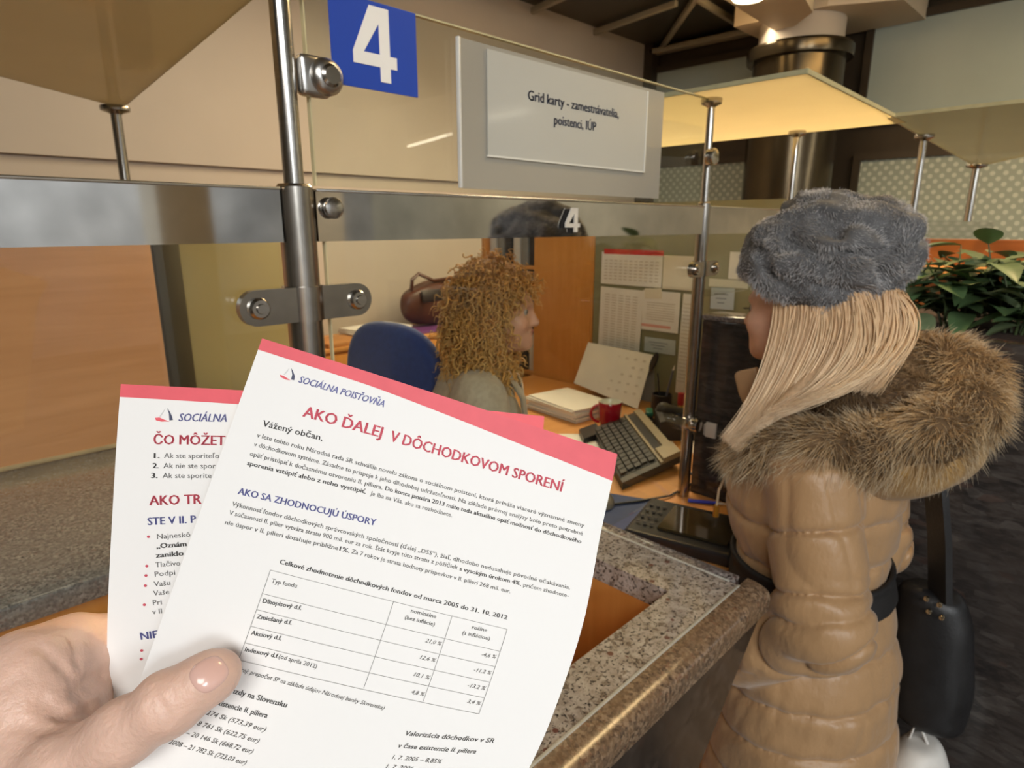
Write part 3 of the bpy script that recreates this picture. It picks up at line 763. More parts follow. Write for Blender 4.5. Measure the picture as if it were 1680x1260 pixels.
z1 = lambda x, y: (170 + x / 3.707, 560 + y / 3.707)
back.print_text([('Ak ste sporiteľo', z1(367, 710), z1(702, 711), 8.2, 0, 0), ('Ak nie ste spor', z1(363, 771), z1(680, 772), 8.2, 0, 0), ('Ak ste sporite', z1(358, 831), z1(655, 831), 8.2, 0, 0),
    ('Najneskô', z4(773, 133), z4(937, 122), 8, 0, 0), ('Tlačivo', z4(765, 272), z4(887, 263), 8, 0, 0), ('Podpi', z4(762, 318), z4(862, 309), 8, 0, 0), ('Vašu', z4(758, 367), z4(838, 359), 8, 0, 0),
    ('Vaše', z4(755, 412), z4(833, 404), 8, 0, 0), ('Pri', z4(753, 458), z4(796, 455), 8, 0, 0), ('v II', z4(750, 503), z4(797, 499), 8, 0, 0)], 'body_text', ink_grey, t, A_)
back.print_text([('1.', z1(305, 710), z1(340, 710), 8.2, .03, 0), ('2.', z1(297, 771), z1(335, 771), 8.2, .03, 0), ('3.', z1(288, 831), z1(328, 831), 8.2, .03, 0),
    ('„Oznám', z4(770, 180), z4(919, 168), 8, .025, 0), ('zaniklo', z4(767, 225), z4(904, 214), 8, .025, 0)], 'bold_text', ink_dark, t, A_)
b = B()
for q in ((730, 122), (722, 266), (718, 313), (715, 363), (710, 457), (697, 682), (695, 724)):
    b = B(); x, y = z4(*q); back.poly(b, [(x + 2.6 * math.cos(k * .628), y + 2.2 * math.sin(k * .628)) for k in range(10)])
    b.out('bullet_point', ink_red, t, smooth=False)
logo(back, t, [z1(312, 465), z1(340, 463), z1(365, 475), z1(402, 487), z1(350, 488), z1(318, 480)], [z1(386, 405), z1(402, 428), z1(415, 455), z1(421, 478), z1(400, 481), z1(397, 440)], [z1(376, 406), z1(350, 440), z1(338, 458), z1(344, 458), z1(360, 436)])

# ---- front leaflet, bowed
Df = lambda u, v: .309 / (1 + .15 * v) - .004 * np.sin(np.pi * np.clip(u, 0, 1)) * (1 - .4 * v) + .010 * np.clip(u - .6, 0, 1) ** 2 * v
front = Sheet([(0, 430, 555), (1, 138.5, 1371.6)],
              [(0, 1013, 745), (.06, 1005, 790), (.18, 985, 873), (.316, 968, 975), (.42, 952, 1045), (.606, 908, 1172), (.69, 882, 1235), (.85, 826, 1340), (1, 762, 1440)],
              Df, lambda u, v: 30 * u * (1 - u) * np.clip((v - .3) / .4, 0, 1) - 8 * u * (1 - u) * np.clip(1 - v / .1, 0, 1))
front.mpp = 1 / 625.
t = thing('leaflet', 'front leaflet with red top edge, headline and small table, under the thumb', 'leaflet', front.P(.1, .65), 'leaflets in the hand')
front.surface('sheet', 0, 1, 0, 1, 40, 50, leaf_paper, t, 0, .00025)
front.surface('header_band', 0, 1, 0, .02, 40, 4, leaf_red, t, .0002, vtop=lambda u: .0225 + .006 * u + .050 * np.clip(u - .3, 0, 1) ** 1.3)
z2 = lambda x, y: (360 + x / 2.4706, 540 + y / 2.4706)
z3 = lambda x, y: (340 + x / 2.626, 780 + y / 2.626)
BD, BH, SL = .018, .03, .25
front.print_text([('SOCIÁLNA POISŤOVŇA', (489, 627), (629.5, 668), 11.5, .02, .25)], 'logo_text', ink_bluegrey, t, A_)
front.print_text([('AKO ĎALEJ', z2(335, 353), z2(656, 440), 19, .021, 0), ('V DÔCHODKOVOM SPORENÍ', z2(688, 452), z2(1390, 660), 19, .021, 0)], 'headline_text', ink_red, t, A_)
front.print_text([('AKO SA ZHODNOCUJÚ ÚSPORY', z2(72, 668), z2(632, 797), 11.5, .022, 0)], 'subheading_text', ink_blue, t, A_)
front.print_text([('v lete tohto roku Národná rada SR schválila novelu zákona o sociálnom poistení, ktorá prináša viaceré významné zmeny', z2(150, 437), z2(1478, 803), 7.6, .004, 0),
    ('v dôchodkovom systéme. Zásadne to prispeje k jeho dlhodobej udržateľnosti. Na základe právnej analýzy bolo preto potrebné', z2(138, 473), z2(1472, 836), 7.6, .004, 0),
    ('opäť pristúpiť k dočasnému otvoreniu II. piliera.', z2(122, 512), z2(660, 650), 7.6, .004, 0),
    ('Je iba na Vás, ako sa rozhodnete.', z2(610, 672), z2(942, 762), 7.6, .004, 0),
    ('Výkonnosť fondov dôchodkových správcovských spoločností (ďalej „DSS“), žiaľ, dlhodobo nedosahuje pôvodné očakávania.', z3(105, 130), z3(1562, 491), 7.6, .004, 0),
    ('V súčasnosti II. pilier vytvára stratu 900 mil. eur za rok. Štát kryje túto stratu z pôžičiek', z3(92, 168), z3(1078, 405), 7.6, .004, 0),
    (', pričom zhodnote-', z3(1348, 475), z3(1556, 526), 7.6, .004, 0),
    ('nie úspor v II. pilieri dosahuje približne', z3(75, 210), z3(562, 322), 7.6, .004, 0),
    ('Za 7 rokov je strata hodnoty príspevkov v II. pilieri 268 mil. eur.', z3(620, 335), z3(1305, 508), 7.6, .004, 0),
    ('Typ fondu', z3(275, 462), z3(384, 484), 7.4, .004, 0), ('(od apríla 2012)', z3(306, 787), z3(469, 832), 7.4, .004, 0),
    ('zdroj: prepočet SP na základe údajov Národnej banky Slovenska)', z3(118, 838), z3(760, 1010), 7.4, .004, SL),
    ('21,0 %', z3(938, 718), z3(1007, 734), 7.2, .004, SL), ('12,6 %', z3(915, 790), z3(982, 805), 7.2, .004, SL), ('10,1 %', z3(888, 864), z3(957, 880), 7.2, .004, SL), ('4,8 %', z3(877, 940), z3(933, 952), 7.2, .004, SL),
    ('-4,6 %', z3(1180, 778), z3(1243, 790), 7.2, .004, SL), ('-11,2 %', z3(1147, 844), z3(1222, 859), 7.2, .004, SL), ('-13,2 %', z3(1120, 911), z3(1197, 926), 7.2, .004, SL), ('3,4 %', z3(1118, 980), z3(1176, 991), 7.2, .004, SL),
    ('2005 – 17 274 Sk (573,39 eur)', (284, 1156), z4(1303, 1082), 8.4, .005, SL), ('2006 – 18 761 Sk (622,75 eur)', (281, 1177), z4(1270, 1138), 8.4, .005, SL),
    ('2007 – 20 146 Sk (668,72 eur)', (279, 1198), z4(1240, 1190), 8.4, .005, SL), ('2008 – 21 782 Sk (723,03 eur)', z4(828, 1140), z4(1207, 1245), 8.4, .005, SL),
    ('1. 7. 2005 – 8,85%', z3(795, 1222), z3(1008, 1241), 8, .005, SL), ('1. 7. 2006', z3(768, 1262), z3(885, 1272), 8, .005, SL)], 'body_text', ink_light, t, A_)
front.print_text([('Vážený občan,', z2(172, 392), z2(416, 452), 10.5, .01, 0),
    ('Do konca januára 2013 máte teda aktuálne opäť možnosť do dôchodkového', z2(670, 652), z2(1466, 869), 7.6, BD, 0),
    ('sporenia vstúpiť alebo z neho vystúpiť.', z2(110, 550), z2(592, 667), 7.6, BD, 0),
    ('s vysokým úrokom 4%', z3(1086, 409), z3(1345, 473), 7.6, BD, 0), ('1%.', z3(568, 323), z3(612, 334), 7.6, BD, 0),
    ('Celkové zhodnotenie dôchodkových fondov od marca 2005 do 31. 10. 2012', z3(310, 380), z3(1291, 621), 8.2, BD, 0),
    ('Dlhopisový d.f.', z3(237, 548), z3(404, 580), 7.6, BD, 0), ('Zmiešaný d.f.', z3(211, 616), z3(362, 644), 7.6, BD, 0), ('Akciový d.f.', z3(187, 686), z3(318, 711), 7.6, BD, 0), ('Indexový d.f.', z3(160, 757), z3(305, 788), 7.6, BD, 0),
    ('nominálne', z3(876, 590), z3(984, 616), 7.2, .006, 0), ('(bez inflácie)', z3(850, 618), z3(978, 649), 7.2, .006, 0), ('reálne', z3(1139, 661), z3(1204, 675), 7.2, .006, 0), ('(s infláciou)', z3(1098, 684), z3(1216, 711), 7.2, .006, 0),
    ('mzdy na Slovensku', z3(92, 934), z3(339, 1000), 9.4, BD, 0), ('existencie II. piliera', z3(28, 985), z3(256, 1046), 9.4, BD, 0),
    ('Valorizácia dôchodkov v SR', z3(853, 1120), z3(1233, 1153), 8.6, .012, SL), ('v čase existencie II. piliera', z3(822, 1173), z3(1156, 1199), 8.6, .012, SL)], 'bold_text', ink_dark, t, A_)
TL, TR, BL, BR = z3(272, 408), z3(1292, 663), z3(135, 795), z3(1170, 1028)
lp = lambda a, b, k: (a[0] + (b[0] - a[0]) * k, a[1] + (b[1] - a[1]) * k)
b = B()
for k in (0, .26, .44, .625, .81, 1): front.line(b, lp(TL, BL, k), lp(TR, BR, k), 1.0)
for k in (0, .521, .768, 1): front.line(b, lp(TL, TR, k), lp(BL, BR, k), 1.0)
b.out('table_lines', plain('ink_rule', (.36, .355, .35), .7, 0, .03, 50), t, smooth=False)
logo(front, t, [z2(245, 184), z2(262, 190), z2(277, 200), z2(288, 207), z2(268, 204), z2(248, 194)], [z2(291, 157), z2(299, 172), z2(305, 190), z2(303, 207), z2(290, 204), z2(295, 185)], [z2(284, 156), z2(268, 174), z2(259, 184), z2(264, 185), z2(276, 172)])

# notice lettering on the sign holder
def flat_text(s, x0, x1, z, y, cap, off, name, m, parent, slant=0.):
    V, F = text2d(s, off, slant); a, c = V[:, 0].min(), V[:, 0].max()
    b = B().add([(x0 + (p[0] - a) / (c - a) * (x1 - x0), y, z + p[1] * cap / .682) for p in V], F); return b.out(name, m, parent, smooth=False)
flat_text('Grid karty - zamestnávatelia,', .452, .730, 1.858, -.0119, .0165, .028, 'notice_line', ink_navy, SIGN)
flat_text('poistenci, IÚP', .524, .654, 1.825, -.0119, .0165, .028, 'notice_line', ink_navy, SIGN)
# ------------------------------------------------------------------ clerk desk and what lies on it
DZ = .87
t = thing('office_desk', 'light wooden clerk desk holding keyboard, mug and papers', 'desk', (1.4, .3, 0))
B().prism([(.64, -.285), (1.180, -.285), (1.180, .012), (1.955, .012), (1.955, 1.36), (1.02, 1.36), (1.02, .22), (.64, .22)], lambda u, v, w: (u, v, DZ - .03 + w), .03).out('desk_top', desk_wood, t, smooth=False)
B().bx(.66, 1.17, -.20, -.17, .05, .84).out('modesty_panel', orange_wood, t)
for q in ((.70, .16), (1.07, 1.30), (1.90, 1.30), (1.90, .06)):
    B().bx(q[0] - .025, q[0] + .025, q[1] - .025, q[1] + .025, 0, .842).out('leg', dark_grey, t)

def oriented(c, ang): return lambda u, v, w: (c[0] + u * math.cos(ang) - v * math.sin(ang), c[1] + u * math.sin(ang) + v * math.cos(ang), c[2] + w)
# keyboard: tilted black keys beside a beige reader strip
kc = np.array([1.372, .318, DZ]); ka = math.atan2(.42, .45) - math.pi / 2 + .0
t = thing('keyboard', 'dark keyboard with beige card reader strip tilted on the desk', 'keyboard', tuple(kc))
ex = Vector((1.319 - 1.048, .109 - .142, 0)).normalized(); ey = Vector((1.555 - 1.18, .537 - .125, 0)).normalized()
def kb(u, v, w): p = Vector((1.045, .150, DZ + .012)) + ex * u + ey * v; return (p.x, p.y, p.z + w + .02 * u / .27)
def kbox(u0, u1, v0, v1, w0, w1): return B().prism([(u0, v0), (u1, v0), (u1, v1), (u0, v1)], lambda u, v, w: kb(u, v, w0 + w), w1 - w0)
beige_pl = plain('beige_plastic', (.36, .29, .18), .5, 0, .06, 30)
kbox(0, .275, 0, .52, -.012, .012).out('case', dark_grey, t, smooth=False)
kbox(.0, .172, .035, .50, .012, .0135).out('key_bed', black, t, smooth=False)
for r in range(5):
    x = .008 + r * .033
    for c in range(13):
        v = .045 + c * .034 + (r % 2) * .006
        kbox(x, x + .027, v, v + .028, .0135, .021).out('key', plain('key_black', (.030, .027, .024), .45, 0, .2, 60), t, smooth=False)
kbox(.178, .190, .0, .52, .012, .02).out('divider', beige_pl, t, smooth=False)
kbox(.236, .275, .10, .52, .012, .02).out('side_strip', beige_pl, t, smooth=False)
kbox(.195, .230, .10, .48, .012, .016).out('function_row', black, t, smooth=False)
kbox(.190, .275, .0, .095, .012, .03).out('card_reader', beige_pl, t, smooth=False)
kbox(-.062, .03, .44, .55, -.010, .016).out('corner_pad', black, t, smooth=False)
tag(B().tube([kb(.27, .02, -.004), (1.26, .02, DZ + .006), (1.10, .02, DZ + .006), (1.0, .06, DZ + .009), (.93, .10, DZ + .009)], .0035, 8).out('cable', black), 'thin dark cord curling across the desk below the keyboard', 'cable')
tag(B().prism([(.70, .03), (.98, .19), (1.05, .02), (.86, -.125), (.72, -.10)], lambda u, v, w: (u, v, DZ + .0005 + w), .004).out('desk_mat', plain('navy_mat', (.030, .055, .17), .7, 0, .06, 40), smooth=False), 'dark blue mat on the desk between keyboard and granite', 'desk mat')
t = thing('mouse', 'small grey computer mouse at the edge of the front leaflet', 'mouse', (.93, .13, DZ + .005))
o, _, _ = sdf_part('body', ell((.925, .135, DZ + .010), (.033, .055, .026), rotz(-.7)), (.86, .07, DZ + .004), (1.0, .21, DZ + .05), .004, plain('mouse_grey', (.16, .13, .10), .4, 0, .1, 40), t)
# signature terminal
t = thing('payment_terminal', 'black signature terminal with glossy screen in front of the woman', 'payment terminal', (.92, -.14, DZ))
tc = Vector((.918, -.135, DZ)); ux = Vector((1.029 - .812, -.22 + .272, 0)).normalized(); uy = Vector((-ux.y, ux.x, 0))
def tb(u, v, w): p = tc + ux * u + uy * v; return (p.x, p.y, p.z + w)
def slab(u0, u1, v0, v1, h0, h1, w0=0.): return B().add([tb(u0, v0, w0), tb(u1, v0, w0), tb(u1, v1, w0), tb(u0, v1, w0), tb(u0, v0, h0), tb(u1, v0, h1), tb(u1, v1, h1), tb(u0, v1, h0)], [(3, 2, 1, 0), (4, 5, 6, 7), (0, 1, 5, 4), (1, 2, 6, 5), (2, 3, 7, 6), (3, 0, 4, 7)])
o = slab(-.105, .105, -.135, .13, .034, .040).out('housing', black, t, smooth=False)
mod = o.modifiers.new('round', 'BEVEL'); mod.width = .01; mod.segments = 3
slab(-.066, .078, -.115, .055, .0425, .0425, .036).out('screen', plain('dark_screen', (.035, .025, .010), .06, 0, .15, 30, coat=1.), t, smooth=False)
for r in range(4):
    for c in range(3):
        p = tb(-.055 + r * .035, .074 + c * .018, .041); B().cyl(p, (p[0], p[1], p[2] + .003), .005, 12).out('button', dark_grey, t)
# pen
t = thing('pen', 'blue ballpoint pen lying by the granite partition', 'pen', (1.13, -.075, DZ))
B().tube([(1.105, -.035, DZ + .007), (1.150, -.105, DZ + .006)], .0052, 12).out('barrel', plain('pen_blue', (.02, .04, .55), .3, 0, .1, 40), t)
B().tube([(1.150, -.105, DZ + .006), (1.163, -.126, DZ + .005)], [.005, .0015], 10).out('tip', white_paper, t)
# papers under the keyboard
for i, (poly, lb) in enumerate([([(1.06, .30), (1.30, .62), (1.42, .50), (1.18, .19)], 'cream sheets lying left of the keyboard'), ([(1.46, .14), (1.66, .36), (1.86, .20), (1.66, .0)], 'cream sheets lying right of the keyboard by the post')]):
    tag(B().prism(poly, lambda u, v, w: (u, v, DZ + .0005 + w), .004).out('loose_papers', white_paper, smooth=False), lb, 'papers')
# mug
t = thing('coffee_mug', 'red coffee mug with white inside on the desk', 'mug', (1.515, .56, DZ))
mc = (1.525, .548, DZ)
B().lathe([(0, .004), (.030, .0), (.036, .004), (.041, .03), (.044, .07), (.046, .10), (.0445, .1015)], mc, 36, None, False).out('body', plain('mug_red', (.42, .008, .022), .15, 0, .05, 20, coat=.5), t, angle=80)
B().lathe([(.0445, .1015), (.043, .10), (.041, .06), (.036, .012), (0, .010)], mc, 36, None, False).out('inside', plain('mug_white', (.72, .72, .62), .25, 0, .03, 20), t, angle=80)
hd = Vector((-.72, .69, 0))
B().tube([Vector(mc) + hd * (.041 + .034 * math.sin(a)) + Vector((0, 0, .053 - .034 * math.cos(a))) for a in np.linspace(0, math.pi, 15)], .0062, 12).out('handle', MATS['mug_red'], t)
B().tube([Vector(mc) + Vector((.047, -.012, .10)), Vector(mc) + Vector((.05, -.02, .07)), Vector(mc) + Vector((.042, -.022, .03))], .0008, 6).out('teabag_string', white_paper, t)
# paper stack
t = thing('paper_stack', 'pile of white papers on the desk beside the cabinet', 'paper stack', (1.55, .85, DZ))
rs = random.Random(5)
for k in range(9):
    B().box((1.575 + rs.uniform(-.008, .008), .795 + rs.uniform(-.008, .008), DZ + .004 + k * .0062), (.22, .30, .0055), rotz(-.12 + rs.uniform(-.05, .05))).out('sheet_bundle', white_paper, t)
# standing desk calendar
t = thing('desk_calendar', 'white standing desk calendar behind the mug', 'calendar', (1.86, .77, DZ))
B().add([(1.80, .955, DZ + .055), (1.80, .60, DZ + .002), (1.90, .60, DZ + .225), (1.90, .955, DZ + .235), (1.803, .955, DZ + .055), (1.803, .60, DZ + .002), (1.903, .60, DZ + .225), (1.903, .955, DZ + .235)],
        [(0, 1, 2, 3), (7, 6, 5, 4), (0, 4, 5, 1), (1, 5, 6, 2), (2, 6, 7, 3), (3, 7, 4, 0)]).out('page', white_paper, t, smooth=False)
B().add([(1.94, .955, DZ), (1.94, .60, DZ), (1.903, .60, DZ + .225), (1.903, .955, DZ + .235), (1.943, .955, DZ), (1.943, .60, DZ), (1.906, .60, DZ + .225), (1.906, .955, DZ + .235)],
        [(0, 1, 2, 3), (7, 6, 5, 4), (0, 4, 5, 1), (1, 5, 6, 2), (2, 6, 7, 3), (3, 7, 4, 0)]).out('back_flap', plain('grey_card', (.30, .32, .30), .8, 0, .05, 20), t, smooth=False)
b = B()
for r in range(5):
    for c in range(7):
        k = .15 + r * .17; y = .63 + c * .045; p = Vector((1.80, y, DZ + .03)).lerp(Vector((1.90, y, DZ + .228)), k); b.box(p + Vector((-.0015, 0, .001)), (.0008, .016, .010), rot('Y', .46))
b.out('page_marks', plain('calendar_marks', (.62, .58, .52), .9, 0, .1, 30), t, smooth=False)
# pen cup with pens
t = thing('pen_holder', 'black pen holder with pens beside the desk calendar', 'pen holder', (1.80, .47, DZ))
pc = (1.80, .485, DZ)
B().lathe([(0, .0), (.042, .0), (.042, .09), (.038, .092), (.038, .006), (0, .006)], pc, 24).out('cup', black, t)
B().tube([(1.795, .475, DZ + .02), (1.80, .44, DZ + .20)], .0045, 10).out('pen', plain('pen_grey', (.12, .13, .17), .4, 0, .1, 30), t)
B().tube([(1.80, .44, DZ + .20), (1.801, .435, DZ + .22)], [.0045, .001], 8).out('pen_tip', white_paper, t)
o, _, _ = sdf_part('spoon', union([ell((1.82, .545, DZ + .215), (.006, .016, .048), rot('X', .35)), cone((1.815, .52, DZ + .17), (1.805, .49, DZ + .02), .004, .004)], .006), (1.77, .45, DZ), (1.86, .60, DZ + .29), .004, black, t)
t = thing('glue_stick', 'red and yellow glue stick standing by the black pen holder', 'glue stick', (1.80, .395, DZ))
B().cyl((1.80, .395, DZ), (1.80, .395, DZ + .062), .013, 18, .002).out('tube', plain('glue_yellow', (.60, .33, .03), .4, 0, .05, 20), t)
B().cyl((1.80, .395, DZ + .062), (1.80, .395, DZ + .112), .0145, 18, .002).out('cap', plain('glue_red', (.50, .015, .015), .4, 0, .05, 20), t)
t = thing('hand_stamp', 'green topped hand stamp between mug and keyboard', 'stamp', (1.66, .47, DZ))
B().bx(1.62, 1.69, .42, .48, DZ, DZ + .02, .004).out('base', black, t); B().tube([(1.655, .45, DZ + .02), (1.655, .45, DZ + .045)], [.014, .018], 16).out('neck', dark_grey, t)
B().box((1.655, .45, DZ + .052), (.072, .028, .018), rotz(.6), .006).out('grip', plain('stamp_green', (.02, .17, .09), .4, 0, .05, 20), t)
# telephone
t = thing('telephone', 'dark grey desk telephone beside the steel post', 'telephone', (1.62, .27, DZ))
tp = Vector((1.655, .285, DZ)); a = Vector((.62, -.78, 0)).normalized(); c = Vector((a.y, -a.x, 0))
def ph(u, v, w): q = tp + a * u + c * v; return (q.x, q.y, q.z + w)
B().prism([(-.11, .0), (.11, .0), (.11, .022), (-.09, .075), (-.11, .07)], lambda u, w, v: ph(u, v - .09, w), .18).out('base', dark_grey, t, smooth=False)
ho, _, _ = sdf_part('handset', union([cone(ph(-.08, -.055, .088), ph(.075, -.055, .05), .015, .015), ball(ph(-.085, -.055, .078), .024), ball(ph(.085, -.055, .036), .024)], .02), Vector(ph(0, 0, 0)) - Vector((.2, .2, 0)), Vector(ph(0, 0, 0)) + Vector((.2, .2, .14)), .005, plain('handset_grey', (.075, .068, .055), .4, 0, .1, 30), t)
for r in range(4):
    for q in range(3):
        p = ph(-.04 + r * .026, .01 + q * .024, .058 - (-.04 + r * .026 + .09) * .26); B().box(p, (.014, .014, .008), None, .002).out('button', plain('phone_button', (.16, .15, .12), .5, 0, .1, 30), t)
pts = [(ph(.11, -.05, .01))]; 
helix = [Vector(ph(.11 + k * .0025, -.05 + .0 * k + .012 * math.cos(k * .9), .012 + .008 * (1 + math.sin(k * .9)))) for k in range(60)]
B().tube(helix, .0022, 6).out('cord', dark_grey, t)

# ------------------------------------------------------------------ partition with pinned notes, cabinet
t = thing('olive_partition', 'olive pin board partition behind the desk, covered in notes', 'partition', (2.0, .6, 0))
B().bx(1.972, 2.01, -.02, .985, .0, 1.735).out('board', olive, t, smooth=False)
B().bx(1.968, 2.014, -.04, -.02, 0, 1.75).out('edge_post', steel_dark, t)
notes = [  # y0 y1 z0 z1, tilt, material, marks, label
    (.621, .943, 1.378, 1.523, 0, white_paper, 'rows', 'wall calendar with red top strip pinned at the upper left of the board'),
    (.712, .944, 1.034, 1.362, .02, white_paper, 'table', 'tall printed list pinned under the red topped calendar'),
    (.462, .614, 1.376, 1.517, 0, plain('cream_paper', (.72, .66, .52), .85, 0, .03, 10), None, 'blank cream sheet pinned right of the red topped calendar'),
    (.523, .708, 1.190, 1.364, 0, white_paper, 'pink', 'small notice with pink stripe pinned left of the canopy post'),
    (.534, .690, 1.092, 1.157, -.01, plain('pale_blue_paper', (.50, .56, .57), .85, 0, .03, 10), 'lines', 'pale blue slip pinned below the pink striped notice'),
    (.458, .515, .93, 1.362, .02, white_paper, 'table', 'long narrow white list pinned beside the canopy post'),
    (.245, .318, 1.435, 1.540, 0, white_paper, None, 'small white card pinned highest, just left of the grey hat'),
    (.285, .385, 1.312, 1.398, -.02, plain('grey_blue_paper', (.42, .48, .50), .85, 0, .03, 10), 'lines', 'grey blue card pinned right of the canopy post'),
    (.235, .40, 1.40, 1.432, 0, plain('cream_paper_b', (.66, .63, .50), .85, 0, .03, 10), None, 'thin cream strip pinned between card and grey blue card'),
]
for i, (y0, y1, z0, z1, ti, m, mk, lb) in enumerate(notes):
    t = thing('pinned_note', lb, 'note', (1.97, (y0 + y1) / 2, z0), 'notes pinned on the olive board')
    R = rot('X', ti); cy, cz = (y0 + y1) / 2, (z0 + z1) / 2; X = 1.969 - .0016 * (i % 4)
    B().box((X, cy, cz), (.0012, y1 - y0, z1 - z0), R).out('paper', m, t, smooth=False)
    w, h = y1 - y0, z1 - z0; b = B(); q = lambda u, v, su, sv: b.box(Vector((X - .0009, cy, cz)) + R @ Vector((0, (.5 - u) * w, (.5 - v) * h)), (.0005, su * w, sv * h), R)
    faint = plain('faint_print', (.56, .50, .40), .9, 0, .15, 60); red = plain('strip_red', (.58, .03, .03), .6, 0, .05, 20)
    if mk == 'rows':
        for c in range(11):
            for r in range(7): q(.08 + c * .084, .26 + r * .095, .05, .03)
        b.out('print', faint, t, smooth=False); B().box((X - .001, cy - .008, z1 + .002), (.0012, w * .97, .022), R).out('red_strip', red, t)
    elif mk == 'table':
        for c in range(5):
            for r in range(22): q(.17 + c * .165, .1 + r * .037, .11, .012)
        b.out('print', faint, t, smooth=False)
    elif mk == 'lines':
        for r in range(3): q(.45, .3 + r * .2, .6 - .15 * r, .05)
        b.out('print', plain('dark_print', (.20, .22, .24), .9, 0, .1, 60), t, smooth=False)
    elif mk == 'pink':
        for r in range(8): q(.5, .3 + r * .06, .75, .02)
        b.out('print', faint, t, smooth=False); b = B(); q(.4, .88, .8, .07); b.out('pink_stripe', plain('pink_stripe', (.72, .36, .30), .8, 0, .05, 20), t, smooth=False)
        b = B(); b.box((X - .0022, .655, 1.352), (.0012, .085, .045), rot('X', -.06)); b.out('taped_slip', plain('cream_paper', (1, 1, 1)), t, smooth=False)
# cabinet: closed part and open shelves
t = thing('office_cabinet', 'tall orange wooden office cabinet with open shelves behind the clerk', 'cabinet', (2.2, 1.5, 0))
B().bx(1.97, 2.40, .99, 1.372, 0, 1.70, .003).out('closed_case', orange_wood, t, smooth=False)
B().bx(1.966, 1.971, 1.0, 1.366, .1, 1.69, .001).out('door', wood('door_veneer', (.60, .25, .05), (.68, .30, .07), 'z'), t, smooth=False)
b = B().bx(1.97, 2.40, 1.745, 1.765, 0, 1.70); b.bx(2.385, 2.40, 1.372, 1.745, 0, 1.70); b.bx(1.97, 2.40, 1.372, 1.745, 1.68, 1.70); b.bx(1.97, 2.40, 1.372, 1.745, 0, .08)
b.out('open_case', orange_wood, t, smooth=False)
for z in (.52, .86, 1.20, 1.42): B().bx(1.98, 2.385, 1.373, 1.744, z, z + .018).out('shelf', orange_wood, t, smooth=False)
fm = [plain('binder_white', (.62, .58, .50), .6, 0, .05, 20), plain('binder_grey', (.25, .24, .21), .6, 0, .05, 20), plain('binder_dark', (.035, .03, .028), .6, 0, .05, 20)]
for si, (zz, sh) in enumerate([(.878, 'second lowest visible'), (1.218, 'middle'), (1.438, 'top')]):
    for k in range(6):
        y = 1.385 + k * .06; hgt = (.20, .23, .19, .22, .20, .21)[k] if si < 2 else .19
        lb = '%s binder, %s from the left on the %s shelf of the cabinet' % (('white', 'grey', 'dark')[(k * 2 + si) % 3], ('sixth', 'fifth', 'fourth', 'third', 'second', 'first')[k], sh)
        hg = min(hgt, (.30, .19, .20)[si])
        tag(B().bx(2.0, 2.26, y, y + .045, zz, zz + hg, .003).out('binder', fm[(k * 2 + si) % 3]), lb, 'binder', 'binders in the cabinet')

# ------------------------------------------------------------------ back of the office
t = thing('credenza', 'low orange wooden credenza along the beige back wall', 'credenza', (2.2, 3.1, 0))
B().bx(.9, 4.2, 2.78, 3.28, .84, .87, .004).out('top', desk_wood, t)
B().bx(.92, 4.18, 2.80, 3.27, 0, .84).out('case', orange_wood, t)
for k in range(6): B().bx(.94 + k * .54, .94 + k * .54 + .52, 2.785, 2.80, .08, .82, .003).out('door', MATS['door_veneer'], t)
t = thing('office_files', 'flat white paper pile on the credenza left of the brown bag', 'papers', (2.1, 3.0, .87))
for k in range(6): B().box((2.05 + .01 * (k % 3), 3.0, .876 + k * .011), (.42, .30, .010), rotz(.06 * (k % 3))).out('sheet_bundle', white_paper, t)
tag(B().box((2.50, 2.97, .877), (.52, .36, .012), rotz(-.15), .002).out('folder', plain('folder_purple', (.16, .05, .19), .5, 0, .05, 20)), 'purple folder lying under the brown bag', 'folder')
tag(B().box((1.72, 2.93, .885), (.34, .26, .028), rotz(.1), .004).out('folder', plain('folder_orange', (.50, .22, .06), .6, 0, .1, 20)), 'orange folder lying beside the thick post on the credenza', 'folder')
tag(B().box((1.62, 2.87, .785), (.02, .16, .05), None, .002).out('door_label', white_paper), 'white label on the credenza front beside the thick post', 'label')
t = thing('handbag', 'brown leather handbag standing on the credenza', 'handbag', (2.6, 3.05, .88))
bagm = plain('bag_leather', (.075, .022, .008), .4, 0, .35, 8, bumps=.2)
def bagf(P):
    d = ell((2.62, 3.06, 1.06), (.30, .12, .20))(P); d = smax(d, P[:, 2] - 1.20 - .05 * np.sin((P[:, 0] - 2.5) * 7), .03); d = smax(d, .885 - P[:, 2], .02)
    return d - .012 * wave(P, 16, 2) + .006
sdf_part('body', bagf, (2.25, 2.88, .86), (3.0, 3.25, 1.34), .012, bagm, t)
B().box((2.62, 2.955, 1.125), (.34, .02, .09), rot('X', -.2), .01).out('front_pocket', plain('bag_dark', (.016, .008, .006), .4, 0, .2, 10), t)
B().tube([(2.42, 3.04, 1.17), (2.40, 3.0, 1.25), (2.46, 3.0, 1.29), (2.60, 3.0, 1.23), (2.78, 3.0, 1.24), (2.84, 3.02, 1.18)], .014, 10).out('handle', bagm, t)
